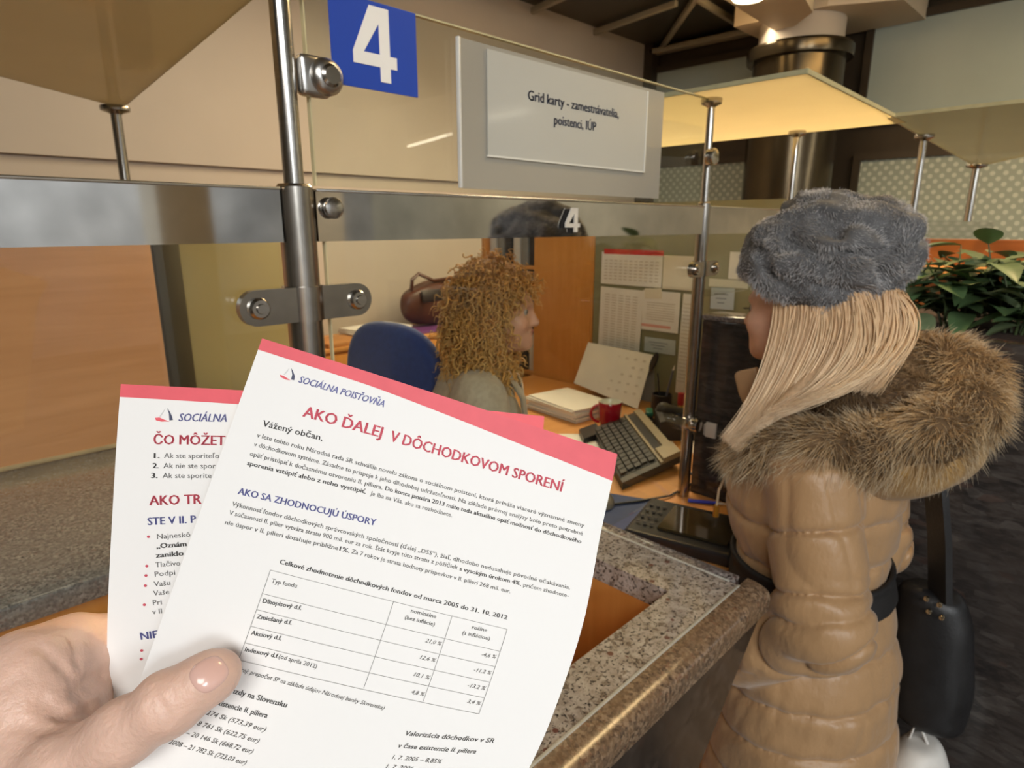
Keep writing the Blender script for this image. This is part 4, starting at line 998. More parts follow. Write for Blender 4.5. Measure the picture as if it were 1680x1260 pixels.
# swivel chair
t = thing('office_chair', 'blue upholstered swivel chair with rounded back behind the clerk', 'chair', (.88, .81, 0))
fw = Vector((.985, .17, 0)).normalized(); sd = Vector((-fw.y, fw.x, 0)); bc = Vector((.675, .79, 1.12))
Rm = np.array([[fw.x, sd.x, 0], [fw.y, sd.y, 0], [0, 0, 1]])
chair_m = plain('chair_blue', (.022, .048, .20), .9, 0, .12, 60, sheen=.3)
def backf(P):
    q = (P - np.array(bc)) @ Rm; q[:, 0] += .9 * q[:, 1] ** 2 * 0 - .5 * q[:, 1] ** 2
    d2 = (np.abs(q[:, 1] / .215) ** 2.6 + np.abs(q[:, 2] / .23) ** 2.6) ** (1 / 2.6) - 1
    return smax(d2 * .2, np.abs(q[:, 0]) - .028, .03)
sdf_part('backrest', backf, bc - Vector((.3, .3, .27)), bc + Vector((.3, .3, .27)), .007, chair_m, t)
sc_ = Vector((.885, .84, .66))
sdf_part('seat', lambda P: smax((np.hypot(P[:, 0] - sc_.x, P[:, 1] - sc_.y) - .215), np.abs(P[:, 2] - sc_.z) - .035, .04), sc_ - Vector((.3, .3, .1)), sc_ + Vector((.3, .3, .1)), .01, chair_m, t)
B().tube([(.885, .84, .62), (.885, .84, .12)], .03, 16).out('column', black, t)
B().tube([bc - fw * .035 + Vector((0, 0, -.02)), bc - fw * .06 + Vector((0, 0, -.3)), sc_ - fw * .1 + Vector((0, 0, -.05))], .022, 10).out('back_bracket', black, t)
for k in range(5):
    a = k * 1.2566; e_ = Vector((.885 + .27 * math.cos(a), .84 + .27 * math.sin(a), .07)); B().tube([(.885, .84, .13), e_], [.025, .016], 10).out('leg', black, t)
    B().cyl(e_ + Vector((-.012, 0, -.035)), e_ + Vector((.012, 0, -.035)), .033, 16).out('caster', dark_grey, t)

# ------------------------------------------------------------------ dark granite partition, plants, next counter
t = thing('granite_partition', 'dark veined granite partition wall behind the woman', 'partition', (1.25, -.5, 0))
B().bx(1.185, 1.225, -.17, .004, 0, 1.385, .004).out('end_slab', gran_dark, t)
B().bx(1.225, 1.262, -1.6, -.02, 0, 1.40, .004).out('wall_slab', gran_dark, t)
B().bx(1.262, 1.90, -1.6, -.06, 0, 1.375, .004).out('planter_body', gran_dark, t)
B().bx(1.183, 1.29, -.19, .006, 1.385, 1.40, .004).out('cap_slab', gran_grey, t)
t = thing('wall_plate', 'small white plate stuck on the dark granite beside the post', 'plate', (1.18, -.05, 1.08))
B().bx(1.176, 1.185, -.066, -.034, 1.052, 1.096, .002).out('plate', plain('plate_white', (.66, .64, .58), .5, 0, .04, 20), t)
B().bx(1.1795, 1.185, -.034, -.027, 1.055, 1.088, .001).out('lip', plain('plate_grey', (.42, .41, .38), .5, 0, .04, 20), t)
so = B().bx(1.285, 1.88, -1.5, -.10, 1.375, 1.396).out('potting_soil', plain('soil', (.045, .022, .012), .95, 0, .5, 60, bumps=.6), t, label='brown potting soil'); so['kind'] = 'stuff'
leaf_m = plain('plant_leaf', (.095, .165, .068), .42, 0, .4, 9, spec=.5)
leaf_l = plain('plant_leaf_pale', (.20, .26, .135), .42, 0, .3, 9)
stem_m = plain('plant_stem', (.06, .09, .03), .5, 0, .2, 20)
def leaf(b, base, d, ln, wd, up=Vector((0, 0, 1)), cupv=.25, bend=.5):
    d = Vector(d).normalized(); s = d.cross(up)
    s = s.normalized() if s.length > .01 else Vector((1, 0, 0)); n = s.cross(d)
    rows = []
    for k in range(8):
        t = k / 7; w = wd * math.sin(math.pi * min(1, t ** .8 * .97 + .03)) ** .9 * .5 + .0008; c = Vector(base) + d * ln * t - Vector((0, 0, 1)) * bend * ln * t * t * .5
        rows.append([c + s * w * j + n * abs(j) * w * cupv for j in (-1, -.5, 0, .5, 1)])
    b.grid(rows)
def plant(x, y, h, n, seed, label, big=.135):
    r = random.Random(seed); t = thing('potted_plant', label, 'plant', (x, y, 1.40), 'green plants in the granite planter')
    st, l1, l2 = B(), B(), B()
    for k in range(n):
        a = r.uniform(0, 6.28); lean = r.uniform(.15, 1.0); hh = h * r.uniform(.55, 1.0)
        pts = [Vector((x + .02 * math.cos(a), y + .02 * math.sin(a), 1.395)) + Vector((math.cos(a) * lean * q * q * .13, math.sin(a) * lean * q * q * .20, hh * q)) for q in (0, .33, .66, 1)]
        st.tube(pts, [.0035, .003, .0025, .0015], 6)
        for q in range(r.randint(6, 8)):
            f = .25 + .75 * q / 7; i = min(int(f * 3), 2); p = pts[i].lerp(pts[i + 1], f * 3 - i); b_ = r.uniform(0, 6.28)
            leaf(l1 if r.random() < .66 else l2, p, (math.cos(b_), math.sin(b_), r.uniform(-.1, .75)), big * r.uniform(.6, 1.1), big * r.uniform(.36, .54), bend=r.uniform(.2, .9))
    st.out('stem', stem_m, t); l1.out('leaves', leaf_m, t, angle=180); l2.out('pale_leaves', leaf_l, t, angle=180)
plant(1.40, -.42, .17, 6, 1, 'bushy green plant right behind the grey hat')
plant(1.44, -.53, .20, 7, 2, 'bushy green plant second from the hat, before orange wood')
plant(1.42, -.66, .17, 7, 4, 'bushy green plant third from the hat, at the photo edge')
plant(1.60, -.60, .20, 6, 5, 'green plant standing deeper in the planter')
plant(1.50, -.84, .18, 6, 6, 'green plant furthest right in the planter')
t = thing('counter_furniture', 'orange wooden back of the next counter beyond the plants', 'counter', (4.4, .2, 0))
B().bx(4.2, 4.3, -1.2, .62, .0, 1.56, .004).out('back_board', wood('red_wood', (.20, .062, .014), (.25, .082, .02), 'y'), t, smooth=False)
B().bx(4.19, 4.2, .48, .62, 0, 1.62).out('dark_edge', bronze, t); B().bx(4.1, 4.4, -1.2, .66, 1.36, 1.40, .003).out('worktop', desk_wood, t)
# ------------------------------------------------------------------ people
skin = plain('skin', (.62, .36, .25), .45, 0, .05, 60, sss=.12, bumps=.05)
skin_hand = plain('skin_hand', (.74, .49, .385), .42, 0, .07, 55, sss=.15, bumps=.25)
nail_m = plain('nail', (.74, .47, .40), .2, 0, .05, 60, coat=.4)

# ---- the hand that holds the leaflets
def hp_(x, y, D): return at(x, y, D)
def ribs(P, segs, depth, wid):
    g = np.zeros(len(P))
    for a, b in segs:
        a = np.array(a); b = np.array(b); ba = b - a; t = np.clip(((P - a) @ ba) / (ba @ ba), 0, 1); d = np.linalg.norm(P - a - t[:, None] * ba, axis=1)
        g += depth * np.exp(-(d / wid) ** 2)
    return g
T0, T1, T2, T3, T4 = hp_(-40, 1330, .285), hp_(105, 1262, .269), hp_(205, 1200, .262), hp_(280, 1152, .2605), hp_(343, 1112, .2625)
thumb = union(chain([T0, T1, T2, T3, T4], [.0225, .0150, .0122, .0117, .0100]), .008)
thumb_tip = ell(hp_(343, 1110, .2640), (.0125, .0100, .0090), None)
web = union([cone(hp_(-60, 1190, .305), hp_(55, 1125, .300), .030, .0215), cone(hp_(-120, 1300, .315), hp_(-10, 1230, .295), .034, .028), cone(hp_(60, 1190, .290), hp_(-20, 1240, .292), .020, .026), cone(hp_(60, 1135, .302), hp_(150, 1105, .3325), .022, .0165), cone(hp_(90, 1185, .300), hp_(150, 1150, .3325), .020, .0150)], .012)
index = union(chain([hp_(50, 1095, .304), hp_(120, 1060, .322), hp_(185, 1052, .334), hp_(265, 1050, .337), hp_(335, 1052, .3335)], [.0180, .0150, .0128, .0102, .0082]), .006)
middle = union(chain([hp_(20, 1160, .318), hp_(150, 1130, .3355), hp_(270, 1140, .343), hp_(350, 1135, .337)], [.018, .0118, .0100, .0082]), .006)
ring = union(chain([hp_(0, 1240, .322), hp_(130, 1235, .345), hp_(250, 1220, .348), hp_(320, 1215, .340)], [.017, .0112, .0095, .0078]), .006)
little = union(chain([hp_(-20, 1310, .325), hp_(90, 1305, .343), hp_(180, 1295, .346), hp_(240, 1290, .340)], [.016, .0098, .0085, .0070]), .006)
palm = union([cone(hp_(0, 1150, .312), hp_(-40, 1320, .325), .026, .027), cone(hp_(-40, 1240, .318), hp_(-200, 1400, .315), .032, .030), cone(hp_(-200, 1400, .315), hp_(-420, 1640, .30), .030, .033)], .02)
def hand0(P):
    a = smin(thumb(P), thumb_tip(P), .006); b = smin(palm(P), web(P), .018); b = smin(b, index(P), .010)
    b = smin(b, middle(P), .006); b = smin(b, ring(P), .006); b = smin(b, little(P), .006)
    d = smin(a, b, .015)
    return d + .00035 * wave(P, 260, 2)
def on_hand(pl):
    q = np.array(pl, float); D = np.full(len(q), .225)
    for _ in range(90): D = D + np.clip(hand0(at(q[:, 0], q[:, 1], D)), -.002, .004) * .8
    p = at(q[:, 0], q[:, 1], D); return list(zip(p[:-1], p[1:]))
CREASE = [(on_hand(p), d_, w_) for p, d_, w_ in (
    ([(238, 1134), (244, 1160), (256, 1188)], .0007, .0013), ([(252, 1130), (262, 1158), (278, 1188)], .0009, .0014), ([(264, 1150), (272, 1164), (279, 1178)], .0006, .0011), ([(247, 1146), (254, 1170)], .0005, .0011),
    ([(63, 1060), (100, 1093), (133, 1127), (148, 1168)], .0022, .0022), ([(130, 1132), (150, 1120), (172, 1108)], .0038, .0040), ([(67, 1152), (108, 1174), (150, 1170)], .0022, .0030), ([(20, 1190), (80, 1196), (130, 1192)], .0009, .0030), ([(120, 1050), (128, 1085), (133, 1120)], .0012, .0022))]
def hand(P):
    d = hand0(P)
    for sg, dp, wd in CREASE: d = d + ribs(P, sg, dp, wd)
    return d
allp = np.array([hp_(-430, 1650, .30), hp_(370, 1100, .262), hp_(0, 1040, .30), hp_(350, 1050, .35), hp_(-200, 1400, .35), hp_(100, 1300, .25), hp_(240, 1290, .35)])
t = thing('hand', 'bare left hand with thumb on the front leaflet', 'hand', hp_(0, 1200, .31))
V, F = sdf_mesh(hand, allp.min(0) - .045, allp.max(0) + .045, .0014)
ho = link('hand_body', np_mesh('hand_body', V, F), skin_hand, t, True, 180)
# thumb nail: laid on the thumb surface
nu, nv = 13, 33; Q, E2 = [], []
cx, cy, ax_ = 343, 1106, math.radians(-36)
for i in range(nu):
    for j in range(nv):
        r_ = i / (nu - 1); th = 2 * math.pi * j / (nv - 1); c_, s_ = math.cos(th), math.sin(th)
        n_ = 3.0 if c_ > 0 else 2.5; q_ = r_ / (abs(c_) ** n_ + abs(s_) ** n_) ** (1 / n_)
        lx, ly = 34 * q_ * c_, 27 * q_ * s_ * (1 - .10 * q_ * c_)
        Q.append((cx + lx * math.cos(ax_) - ly * math.sin(ax_), cy + lx * math.sin(ax_) + ly * math.cos(ax_))); E2.append(r_)
Q = np.array(Q); D = np.full(len(Q), .235)
for _ in range(60):
    D = D + np.clip(hand(at(Q[:, 0], Q[:, 1], D)), -.002, .004) * .8
Pn = at(Q[:, 0], Q[:, 1], D); Nn = grad(hand, Pn, .001)
Pn = Pn + Nn * (.0007 - .0011 * np.array(E2) ** 9)[:, None]
b = B(); b.grid(Pn.reshape(nu, nv, 3)); b.out('thumb_nail', nail_m, ho, angle=180, label='pale pink thumb nail')

# ---- a head, built facing +x of its own frame
def head_sdf(scale=1.):
    parts = union([ell((-.012, 0, .055), (.092, .073, .083)), ell((.030, 0, -.012), (.062, .060, .085)), ell((.066, 0, -.066), (.024, .026, .022)), ell((.012, 0, -.055), (.060, .056, .042))], .035)
    brow = ell((.078, 0, .030), (.016, .045, .012)); nose = union([cone((.086, 0, .022), (.105, 0, -.018), .007, .0095), ball((.103, .0, -.020), .0105), ball((.095, .010, -.022), .007), ball((.095, -.010, -.022), .007)], .008)
    lipu = ell((.090, 0, -.044), (.009, .022, .006)); lipl = ell((.088, 0, -.053), (.009, .019, .006)); chin = ball((.078, 0, -.082), .017)
    chk = [ell((.060, s * .038, -.018), (.026, .022, .024)) for s in (-1, 1)]
    ears = [ell((-.012, s * .070, .0), (.018, .008, .030)) for s in (-1, 1)]
    sock = [ball((.094, s * .031, .014), .016) for s in (-1, 1)]
    def f(P):
        d = parts(P)
        for g, k in ((brow, .02), (chin, .02)): d = smin(d, g(P), k)
        for g in chk: d = smin(d, g(P), .02)
        d = smin(d, nose(P), .010)
        for g in sock: d = smax(d, -g(P), .012)
        d = smin(d, lipu(P), .005); d = smin(d, lipl(P), .005)
        for g in ears: d = smin(d, g(P), .008)
        return d
    return f
HS = head_sdf()
class Frame:
    def __init__(s, o, yaw, pitch=0., sc=1.):
        s.o = np.array(o, float); R = rotz(yaw) @ rot('Y', pitch); s.R = np.array(R); s.sc = sc
    def loc(s, P): return ((P - s.o) @ s.R) / s.sc
    def wor(s, p): return s.o + (np.atleast_2d(np.array(p, float)) * s.sc) @ s.R.T
    def sdf(s, f): return lambda P: f(s.loc(P)) * s.sc
def eyes(fr, parent):
    for sg in (-1, 1):
        c = fr.wor((.074, sg * .031, .013))[0]; ax = Matrix(fr.R.tolist()) @ rot('Y', math.pi / 2)
        o = B().lathe([(0, -.0115), (.006, -.010), (.0105, -.004), (.0118, 0), (.0105, .0045), (.006, .0100), (0, .0118)], c, 18, ax).out('eye', plain('eye_white', (.42, .37, .33), .3, 0, .03, 60), parent, angle=180)
        B().lathe([(.0078, .0094), (.005, .0115), (0, .0124)], c, 16, ax).out('iris', plain('iris', (.06, .045, .03), .15, 0, .2, 90), o, angle=180)
def fingers(wrist, d, side, r=.0085):
    """a loosely curled hand: palm, four fingers, thumb"""
    d = np.array(d, float); d /= np.linalg.norm(d); s = np.array(side, float); s /= np.linalg.norm(s); n = np.cross(d, s); w = np.array(wrist, float); fs = [ell(w + d * .055, (.052, .040, .018), np.stack([d, s, n], 1))]
    for k in range(4):
        b0 = w + d * .095 + s * (-.03 + k * .02); l = (.070, .080, .075, .058)[k]; p1 = b0 + d * l * .5 - n * .008; p2 = p1 + d * l * .3 - n * .020; fs += chain([b0, p1, p2, p2 - n * .018 - d * .004], [r, r * .92, r * .82, r * .72])
    b0 = w + d * .03 - s * .035; fs += chain([b0, b0 + d * .035 - s * .020, b0 + d * .065 - s * .018 - n * .01], [r * 1.5, r * 1.15, r * .85])
    return fs

# ---- the clerk: seated, curly copper-blond hair, grey blazer
cy_ = math.atan2(-.69, .725)
ck = Frame((.822, .448, 1.393), cy_ - math.radians(9), .02, 1.02)
cf = np.array([math.cos(cy_), math.sin(cy_), 0]); cs = np.array([-cf[1], cf[0], 0]); base = np.array([.792, .478, 0.])
def cp(f, s, z): return base + cf * f + cs * s + np.array([0, 0, z])
t = thing('person', 'seated clerk with curly copper blond hair and grey blazer, looking at the customer', 'person', (.79, .48, 0))
PEL = cp(-.10, 0, .76)
arm_pts = {s: [cp(-.01, s * .155, 1.185), cp(.06, s * .215, .98), cp(.16, s * .15, .905), cp(.20, s * .10, .90)] for s in (-1, 1)}
def legs(s): return [cp(-.06, s * .09, .745), cp(.20, s * .11, .73), cp(.22, s * .11, .35), cp(.20, s * .11, .09)]
body_f = [ck.sdf(HS), cone(ck.wor((-.018, 0, -.05))[0], cp(-.045, 0, 1.20), .050, .055), cone(cp(-.03, 0, 1.10), cp(-.05, 0, .95), .12, .12), cone(cp(-.05, 0, .95), PEL, .115, .13), cone(cp(-.02, -.13, 1.175), cp(-.02, .13, 1.175), .05, .05)]
tor = union(body_f[1:], .05)
limb = []
for s in (-1, 1):
    limb.append(union(chain(arm_pts[s], [.046, .038, .030, .026]), .01)); limb.append(union(fingers(arm_pts[s][3], cf, cs * s), .008)); limb.append(union(chain(legs(s), [.085, .065, .05, .04]), .02)); limb.append(ell(cp(.26, s * .11, .05), (.12, .045, .045), rotz(cy_)))
def clerk_body(P):
    d = smin(HS(ck.loc(P)) * ck.sc, tor(P), .03)
    for l in limb: d = smin(d, l(P), .02)
    return d
V, F = sdf_mesh(clerk_body, (.38, .0, 0), (1.32, .95, 1.62), .0042)
cb = link('body', np_mesh('body', V, F), plain('skin_clerk', (.66, .345, .225), .5, 0, .05, 50, sss=.1), t, True, 180)
eyes(ck, cb)
lip = union([ell((.0955, 0, -.044), (.0055, .019, .0045)), ell((.0935, 0, -.0525), (.0055, .017, .0045))], .003)
V, F = sdf_mesh(ck.sdf(lambda P: np.maximum(lip(P), HS(P) - .0012)), ck.wor((.085, -.03, -.065))[0] - .03, ck.wor((.085, .03, -.03))[0] + .03, .0016)
link('lips', np_mesh('lips', V, F), plain('lips', (.52, .17, .13), .4, 0, .05, 50), cb, True, 180)
brow_paths = []
for s in (-1, 1):
    for k in range(45):
        u = k / 44; p = ck.wor((.088 - .020 * u * u, s * (.014 + .034 * u), .036 + .006 * math.sin(u * 2.4) + RNG.normal() * .0012))[0]; e_ = ck.wor((.090 - .024 * u, s * (.020 + .036 * u), .040 + .005 * math.sin(u * 2.4)))[0]; brow_paths.append([p, (p + e_) / 2, e_])
strands('eyebrows', np.array(brow_paths), .0006, strand_mat('brow_hair', (.20, .10, .04), (.24, .12, .05), (.28, .14, .06), (.2, .1, .05)), cb, RNG)
# clothing: trousers, top, blazer
def cl_top(P): return np.maximum(tor(P) - .008, np.maximum(P[:, 2] - 1.235, .80 - P[:, 2]))
sdf_part('top', cl_top, (.45, .15, .78), (1.1, .85, 1.27), .006, plain('teal_top', (.008, .045, .042), .8, 0, .15, 40), t, 'dark teal top under the blazer')
tr_f = union([union(chain(legs(s), [.10, .08, .065, .06]), .02) for s in (-1, 1)] + [cone(PEL, cp(-.04, 0, .74), .15, .14)], .03)
sdf_part('trousers', lambda P: np.maximum(tr_f(P), .10 - P[:, 2]), (.4, .05, .08), (1.3, .95, .98), .009, plain('dark_trousers', (.03, .03, .035), .8, 0, .1, 30), t)
def blazer(P):
    q = (P - base) @ np.stack([cf, cs, np.array([0, 0, 1.])], 1)
    d = smin(tor(P) - .022, np.minimum(*[union(chain(arm_pts[s][:3] + [arm_pts[s][2] * .3 + arm_pts[s][3] * .7], [.070, .062, .050, .046]), .02)(P) for s in (-1, 1)]), .035)
    d = d + .0050 * wave(P, 34, 5) + .003 * np.abs(wave(P * np.array([1, 1, .5]), 60, 7)) + .002 * wave(P * np.array([1, 1, .4]), 90, 1)
    inner = tor(P) - .009
    d = np.maximum(d, -inner) if False else d
    opening = np.maximum(np.abs(q[:, 1]) - (.030 + .10 * np.clip(q[:, 2] - 1.0, 0, .3) * 1.2), -(q[:, 0] - .02))
    d = np.maximum(d, -opening)
    return np.maximum(np.maximum(d, .78 - P[:, 2]), P[:, 2] - 1.262 + .10 * np.clip(q[:, 0] + .02, 0, .2))
bl, Vb, Fb = sdf_part('blazer', blazer, (.40, .05, .76), (1.25, .90, 1.30), .0048, plain('blazer_linen', (.47, .38, .275), .85, 0, .12, 70, bumps=.25, sheen=.2), t, 'grey beige linen blazer')
for s in (-1, 1):
    pr = [cp(.055, s * .062, 1.245), cp(.100, s * .085, 1.18), cp(.112, s * .070, 1.08), cp(.115, s * .035, .96)]
    b = B(); rows = []
    for k in range(12):
        u = k / 11 * 3; i = min(int(u), 2); p = pr[i] + (pr[i + 1] - pr[i]) * (u - i); w = .035 * math.sin(math.pi * (k / 11 * .85 + .15)) + .004
        rows.append([p + cf * .010, p + cf * .016 + cs * s * w * .5, p + cf * .004 + cs * s * w])
    b.grid(rows); n = len(b.v); b.grid([[q - cf * .004 for q in r] for r in rows]); b.out('lapel', MATS['blazer_linen'], bl, angle=180)
B().tube([cp(.06, -.055, 1.235), cp(.118, -.012, 1.12), cp(.135, .0, 1.02), cp(.118, .012, 1.12), cp(.06, .055, 1.235)], .0022, 8).out('lanyard', plain('lanyard', (.35, .40, .40), .4, 0, .1, 30), t)
# hair: a soft mass under many curls
hair_core = ck.sdf(union([ell((-.020, 0, .062), (.104, .090, .090)), ell((-.055, 0, -.02), (.078, .090, .10)), ell((-.052, .035, -.105), (.056, .058, .08)), ell((-.052, -.035, -.105), (.056, .058, .08)), ell((-.018, -.070, -.07), (.05, .03, .10)), ell((-.012, .070, -.07), (.05, .03, .10))], .05))
face_cut = ck.sdf(union([ell((.086, 0, -.034), (.086, .094, .088)), cone((.05, 0, -.05), (.09, 0, -.17), .066, .05)], .03))
hair_f = lambda P: smax(hair_core(P) + .005 * wave(P, 70, 3), -face_cut(P), .012)
lo, hi = ck.o - .24, ck.o + .22
V, F = sdf_mesh(hair_f, lo, hi, .005)
hm = strand_mat('copper_hair', (.34, .125, .02), (.72, .32, .06), (.88, .52, .16), (.58, .35, .13), .38, .5)
cap = link('hair', np_mesh('hair', V, F), plain('hair_under', (.34, .15, .035), .6, 0, .3, 90, bumps=.5), t, True, 180, 'curly copper blond shoulder-length hair')
p = scatter(V, F, 2600, RNG); N = grad(hair_f, p)
k = 22; tt = np.linspace(0, 1, k)
dn = np.array([0, 0, -1.]); d0 = N * .55 + dn * (.55 + .5 * RNG.random((len(p), 1))) + RNG.normal(size=p.shape) * .35; d0 /= np.linalg.norm(d0, axis=1)[:, None]
ln = RNG.uniform(.035, .078, len(p)); rad = RNG.uniform(.004, .0085, len(p)); tw = RNG.uniform(2.0, 3.6, len(p)) * 2 * math.pi * np.where(RNG.random(len(p)) < .5, 1, -1); ph0 = RNG.uniform(0, 6.28, len(p))
u_ = np.cross(d0, RNG.normal(size=p.shape)); u_ /= np.linalg.norm(u_, axis=1)[:, None]; w_ = np.cross(d0, u_)
an = tw[:, None] * tt + ph0[:, None]
paths = p[:, None] + d0[:, None] * (ln[:, None] * tt)[..., None] + dn * (.35 * ln[:, None] * tt ** 2)[..., None] + (u_[:, None] * np.cos(an)[..., None] + w_[:, None] * np.sin(an)[..., None]) * (rad[:, None] * np.minimum(1, tt * 4))[..., None]
ok = np.all([face_cut(paths[:, q]) > -.003 for q in range(4, k, 3)], axis=0)
paths = paths[ok]
strands('curls', paths, RNG.uniform(.0011, .0026, len(paths)), hm, cap, RNG, taper=False)

# ---- the customer: fur hat, long fair hair, quilted coat with fur-trimmed hood
WX = .905
wk = Frame((WX, -.352, 1.462), math.radians(84), .06, 1.0)
t = thing('person', 'standing woman in grey fur hat and quilted golden brown coat, seen from behind', 'person', (WX, -.44, 0))
def wp(x, y, z): return np.array([x, y, z], float)
ARM = {-1: [wp(.745, -.470, 1.185), wp(.700, -.535, .925), wp(.715, -.385, .765)], 1: [wp(1.065, -.47, 1.185), wp(1.095, -.50, .93), wp(1.04, -.335, .83)]}
w_t = union([cone(wk.wor((-.02, 0, -.04))[0], wp(WX, -.42, 1.20), .050, .056), cone(wp(WX, -.43, 1.12), wp(WX, -.43, .95), .115, .105), cone(wp(WX, -.43, .95), wp(WX, -.45, .80), .105, .13), cone(wp(WX - .13, -.45, 1.18), wp(WX + .13, -.45, 1.18), .045, .045)], .05)
w_l = []
for s in (-1, 1):
    w_l.append(union(chain(ARM[s], [.042, .036, .026]), .01)); dd = ARM[s][2] - ARM[s][1]
    w_l.append(union(fingers(ARM[s][2], dd, (1, 0, 0)), .008)); lg = [wp(WX + s * .085, -.45, .80), wp(WX + s * .085, -.44, .45), wp(WX + s * .085, -.455, .10)]; w_l.append(union(chain(lg, [.085, .055, .042]), .02))
def woman_body(P):
    d = smin(HS(wk.loc(P)), w_t(P), .03)
    for l in w_l: d = smin(d, l(P), .02)
    return d
V, F = sdf_mesh(woman_body, (.60, -.70, .02), (1.22, -.10, 1.63), .0050)
wb = link('body', np_mesh('body', V, F), skin, t, True, 180); eyes(wk, wb)
lash = [[wk.wor((.083, .026 + k * .0012, .012))[0], wk.wor((.090, .027 + k * .0014, .011))[0], wk.wor((.095, .028 + k * .0017, .014))[0]] for k in range(14)]
strands('eyelashes', np.array(lash), .0005, plain('lash', (.02, .015, .012), .6, 0, .1, 40), wb, RNG)
for s in (-1, 1):
    bo = lambda P, s=s: smax(union([cone(wp(WX + s * .085, -.445, .40), wp(WX + s * .085, -.455, .08), .062, .052), cone(wp(WX + s * .085, -.455, .055), wp(WX + s * .088, -.33, .04), .048, .042)], .02)(P), -P[:, 2], .01)
    sdf_part('boot', bo, (WX + s * .085 - .09, -.56, -.01), (WX + s * .085 + .09, -.25, .46), .008, plain('boot_leather', (.02, .015, .012), .4, 0, .2, 20), t)
# coat
zs = np.array([.36, .50, .75, .86, .93, 1.02, 1.10, 1.17, 1.22, 1.27]); cyv = np.array([-.46, -.462, -.455, -.445, -.440, -.432, -.428, -.435, -.440, -.43])
hdv = np.array([.205, .195, .178, .160, .146, .162, .172, .165, .125, .07]); hwv = np.array([.235, .225, .205, .185, .168, .185, .20, .20, .165, .09])
def coat_tor(P):
    z = P[:, 2]; c = np.interp(z, zs, cyv); a = np.interp(z, zs, hwv); b = np.interp(z, zs, hdv)
    zz = z + .045 * (P[:, 1] + .44) + .012 * np.sin(P[:, 1] * 14 + P[:, 0] * 9) ; ph = (zz / .098) % 1; puff = (1 - np.abs(2 * ph - 1) ** 5)
    th = np.arctan2(P[:, 1] - c, P[:, 0] - WX)
    pin = .5 + .5 * np.sin(th * 16 + z * 20) * np.exp(-((ph - .0) * 6) ** 2) + .5 * np.sin(th * 13 - z * 15) * np.exp(-((ph - 1) * 6) ** 2)
    k = .0105 * (puff - 1) - .0034 * pin
    r = np.sqrt(((P[:, 0] - WX) / a) ** 2 + ((P[:, 1] - c) / b) ** 2)
    d = (r - 1) * np.minimum(a, b) - k - .0045 * wave(P * np.array([1, 1, 1.7]), 22, 4) - .003 * np.abs(wave(P * np.array([1, 1, .45]), 58, 2))
    return smax(d, .36 - z, .02)
def coat_arm(s):
    A, E_, W_ = ARM[s]
    def f(P):
        d1, d2 = (cone(A, E_, .086, .080)(P), cone(E_, W_, .080, .060)(P))
        d = smin(d1, d2, .045)
        ba = E_ - A; t1 = np.clip(((P - A) @ ba) / (ba @ ba), -.3, 1.2); bb = W_ - E_; t2 = np.clip(((P - E_) @ bb) / (bb @ bb), -.2, 1.2)
        ph1 = (t1 * 2.35 + .18 + .07 * np.sin(P[:, 1] * 22 + 1) + .05 * wave(P, 20, 3)) % 1; g1 = -.0125 * np.abs(2 * ph1 - 1) ** 11 * (t1 < .97)
        cr = np.sin(((P - E_) @ (bb / np.linalg.norm(bb) * .75 + np.array([.1, -.35, .6]))) * 150 + 2.8 * wave(P, 20, 6)); cr = -(1 - np.abs(cr)) ** 2.2 * 2 + .3; g2 = .0098 * cr * np.clip((t1 - .55) * 3, 0, 1) * np.clip(1.6 - t2, 0, 1) * (.7 + .5 * wave(P, 14, 2))
        return d - g1 - g2 - .0045 * wave(P, 24, s + 7) + .0045 * np.clip(1 - 3.2 * np.abs(wave(P * np.array([1, 1, .45]), 26, 11)), 0, 1) ** 2
    return f
ca = {s: coat_arm(s) for s in (-1, 1)}
def coat(P):
    d = coat_tor(P)
    for s in (-1, 1): d = smin(d, ca[s](P), .012)
    for s in (-1, 1):
        A, E_, W_ = ARM[s]; dr = (W_ - E_) / np.linalg.norm(W_ - E_); d = smax(d, -ell(W_ + dr * .035, (.05, .05, .05))(P), .008) if False else d
    return d
coat_m = plain('coat_satin', (.41, .245, .118), .40, 0, .06, 6, spec=.4, sheen=.25, bumps=.30, aniso=(1, 1, .55), bump_size=.012)
co, Vc, Fc = sdf_part('coat', coat, (.58, -.72, .33), (1.25, -.18, 1.32), .0044, coat_m, t, 'quilted golden brown long coat')
# front placket, drawcord and belt
def belt_f(P):
    z = P[:, 2]; c = np.interp(z, zs, cyv); a = np.interp(z, zs, hwv) + .006; b = np.interp(z, zs, hdv) + .006; r = np.sqrt(((P[:, 0] - WX) / a) ** 2 + ((P[:, 1] - c) / b) ** 2)
    zc = .925 + .10 * (P[:, 1] + .44) * 0 - .05 * np.clip(-.44 - P[:, 1], 0, 1)
    return smax((np.abs(r - 1) * np.minimum(a, b) - .006), np.abs(z - zc) - .032, .006)
sdf_part('belt', belt_f, (.68, -.66, .86), (1.13, -.22, 1.0), .005, plain('belt_black', (.010, .009, .009), .7, 0, .2, 40), co, 'wide black belt')
B().tube([wp(.80, -.285, 1.13), wp(.79, -.272, 1.08), wp(.79, -.270, 1.04)], .0028, 8).out('drawcord', plain('cord_cream', (.55, .42, .26), .6, 0, .1, 40), co)
B().tube([wp(.79, -.270, 1.045), wp(.79, -.270, 1.018)], .0065, 10).out('cord_lock', plain('cord_lock', (.50, .24, .03), .3, .6, .1, 40), co)
collar_m = plain('coat_collar', (.36, .215, .105), .45, 0, .05, 10)
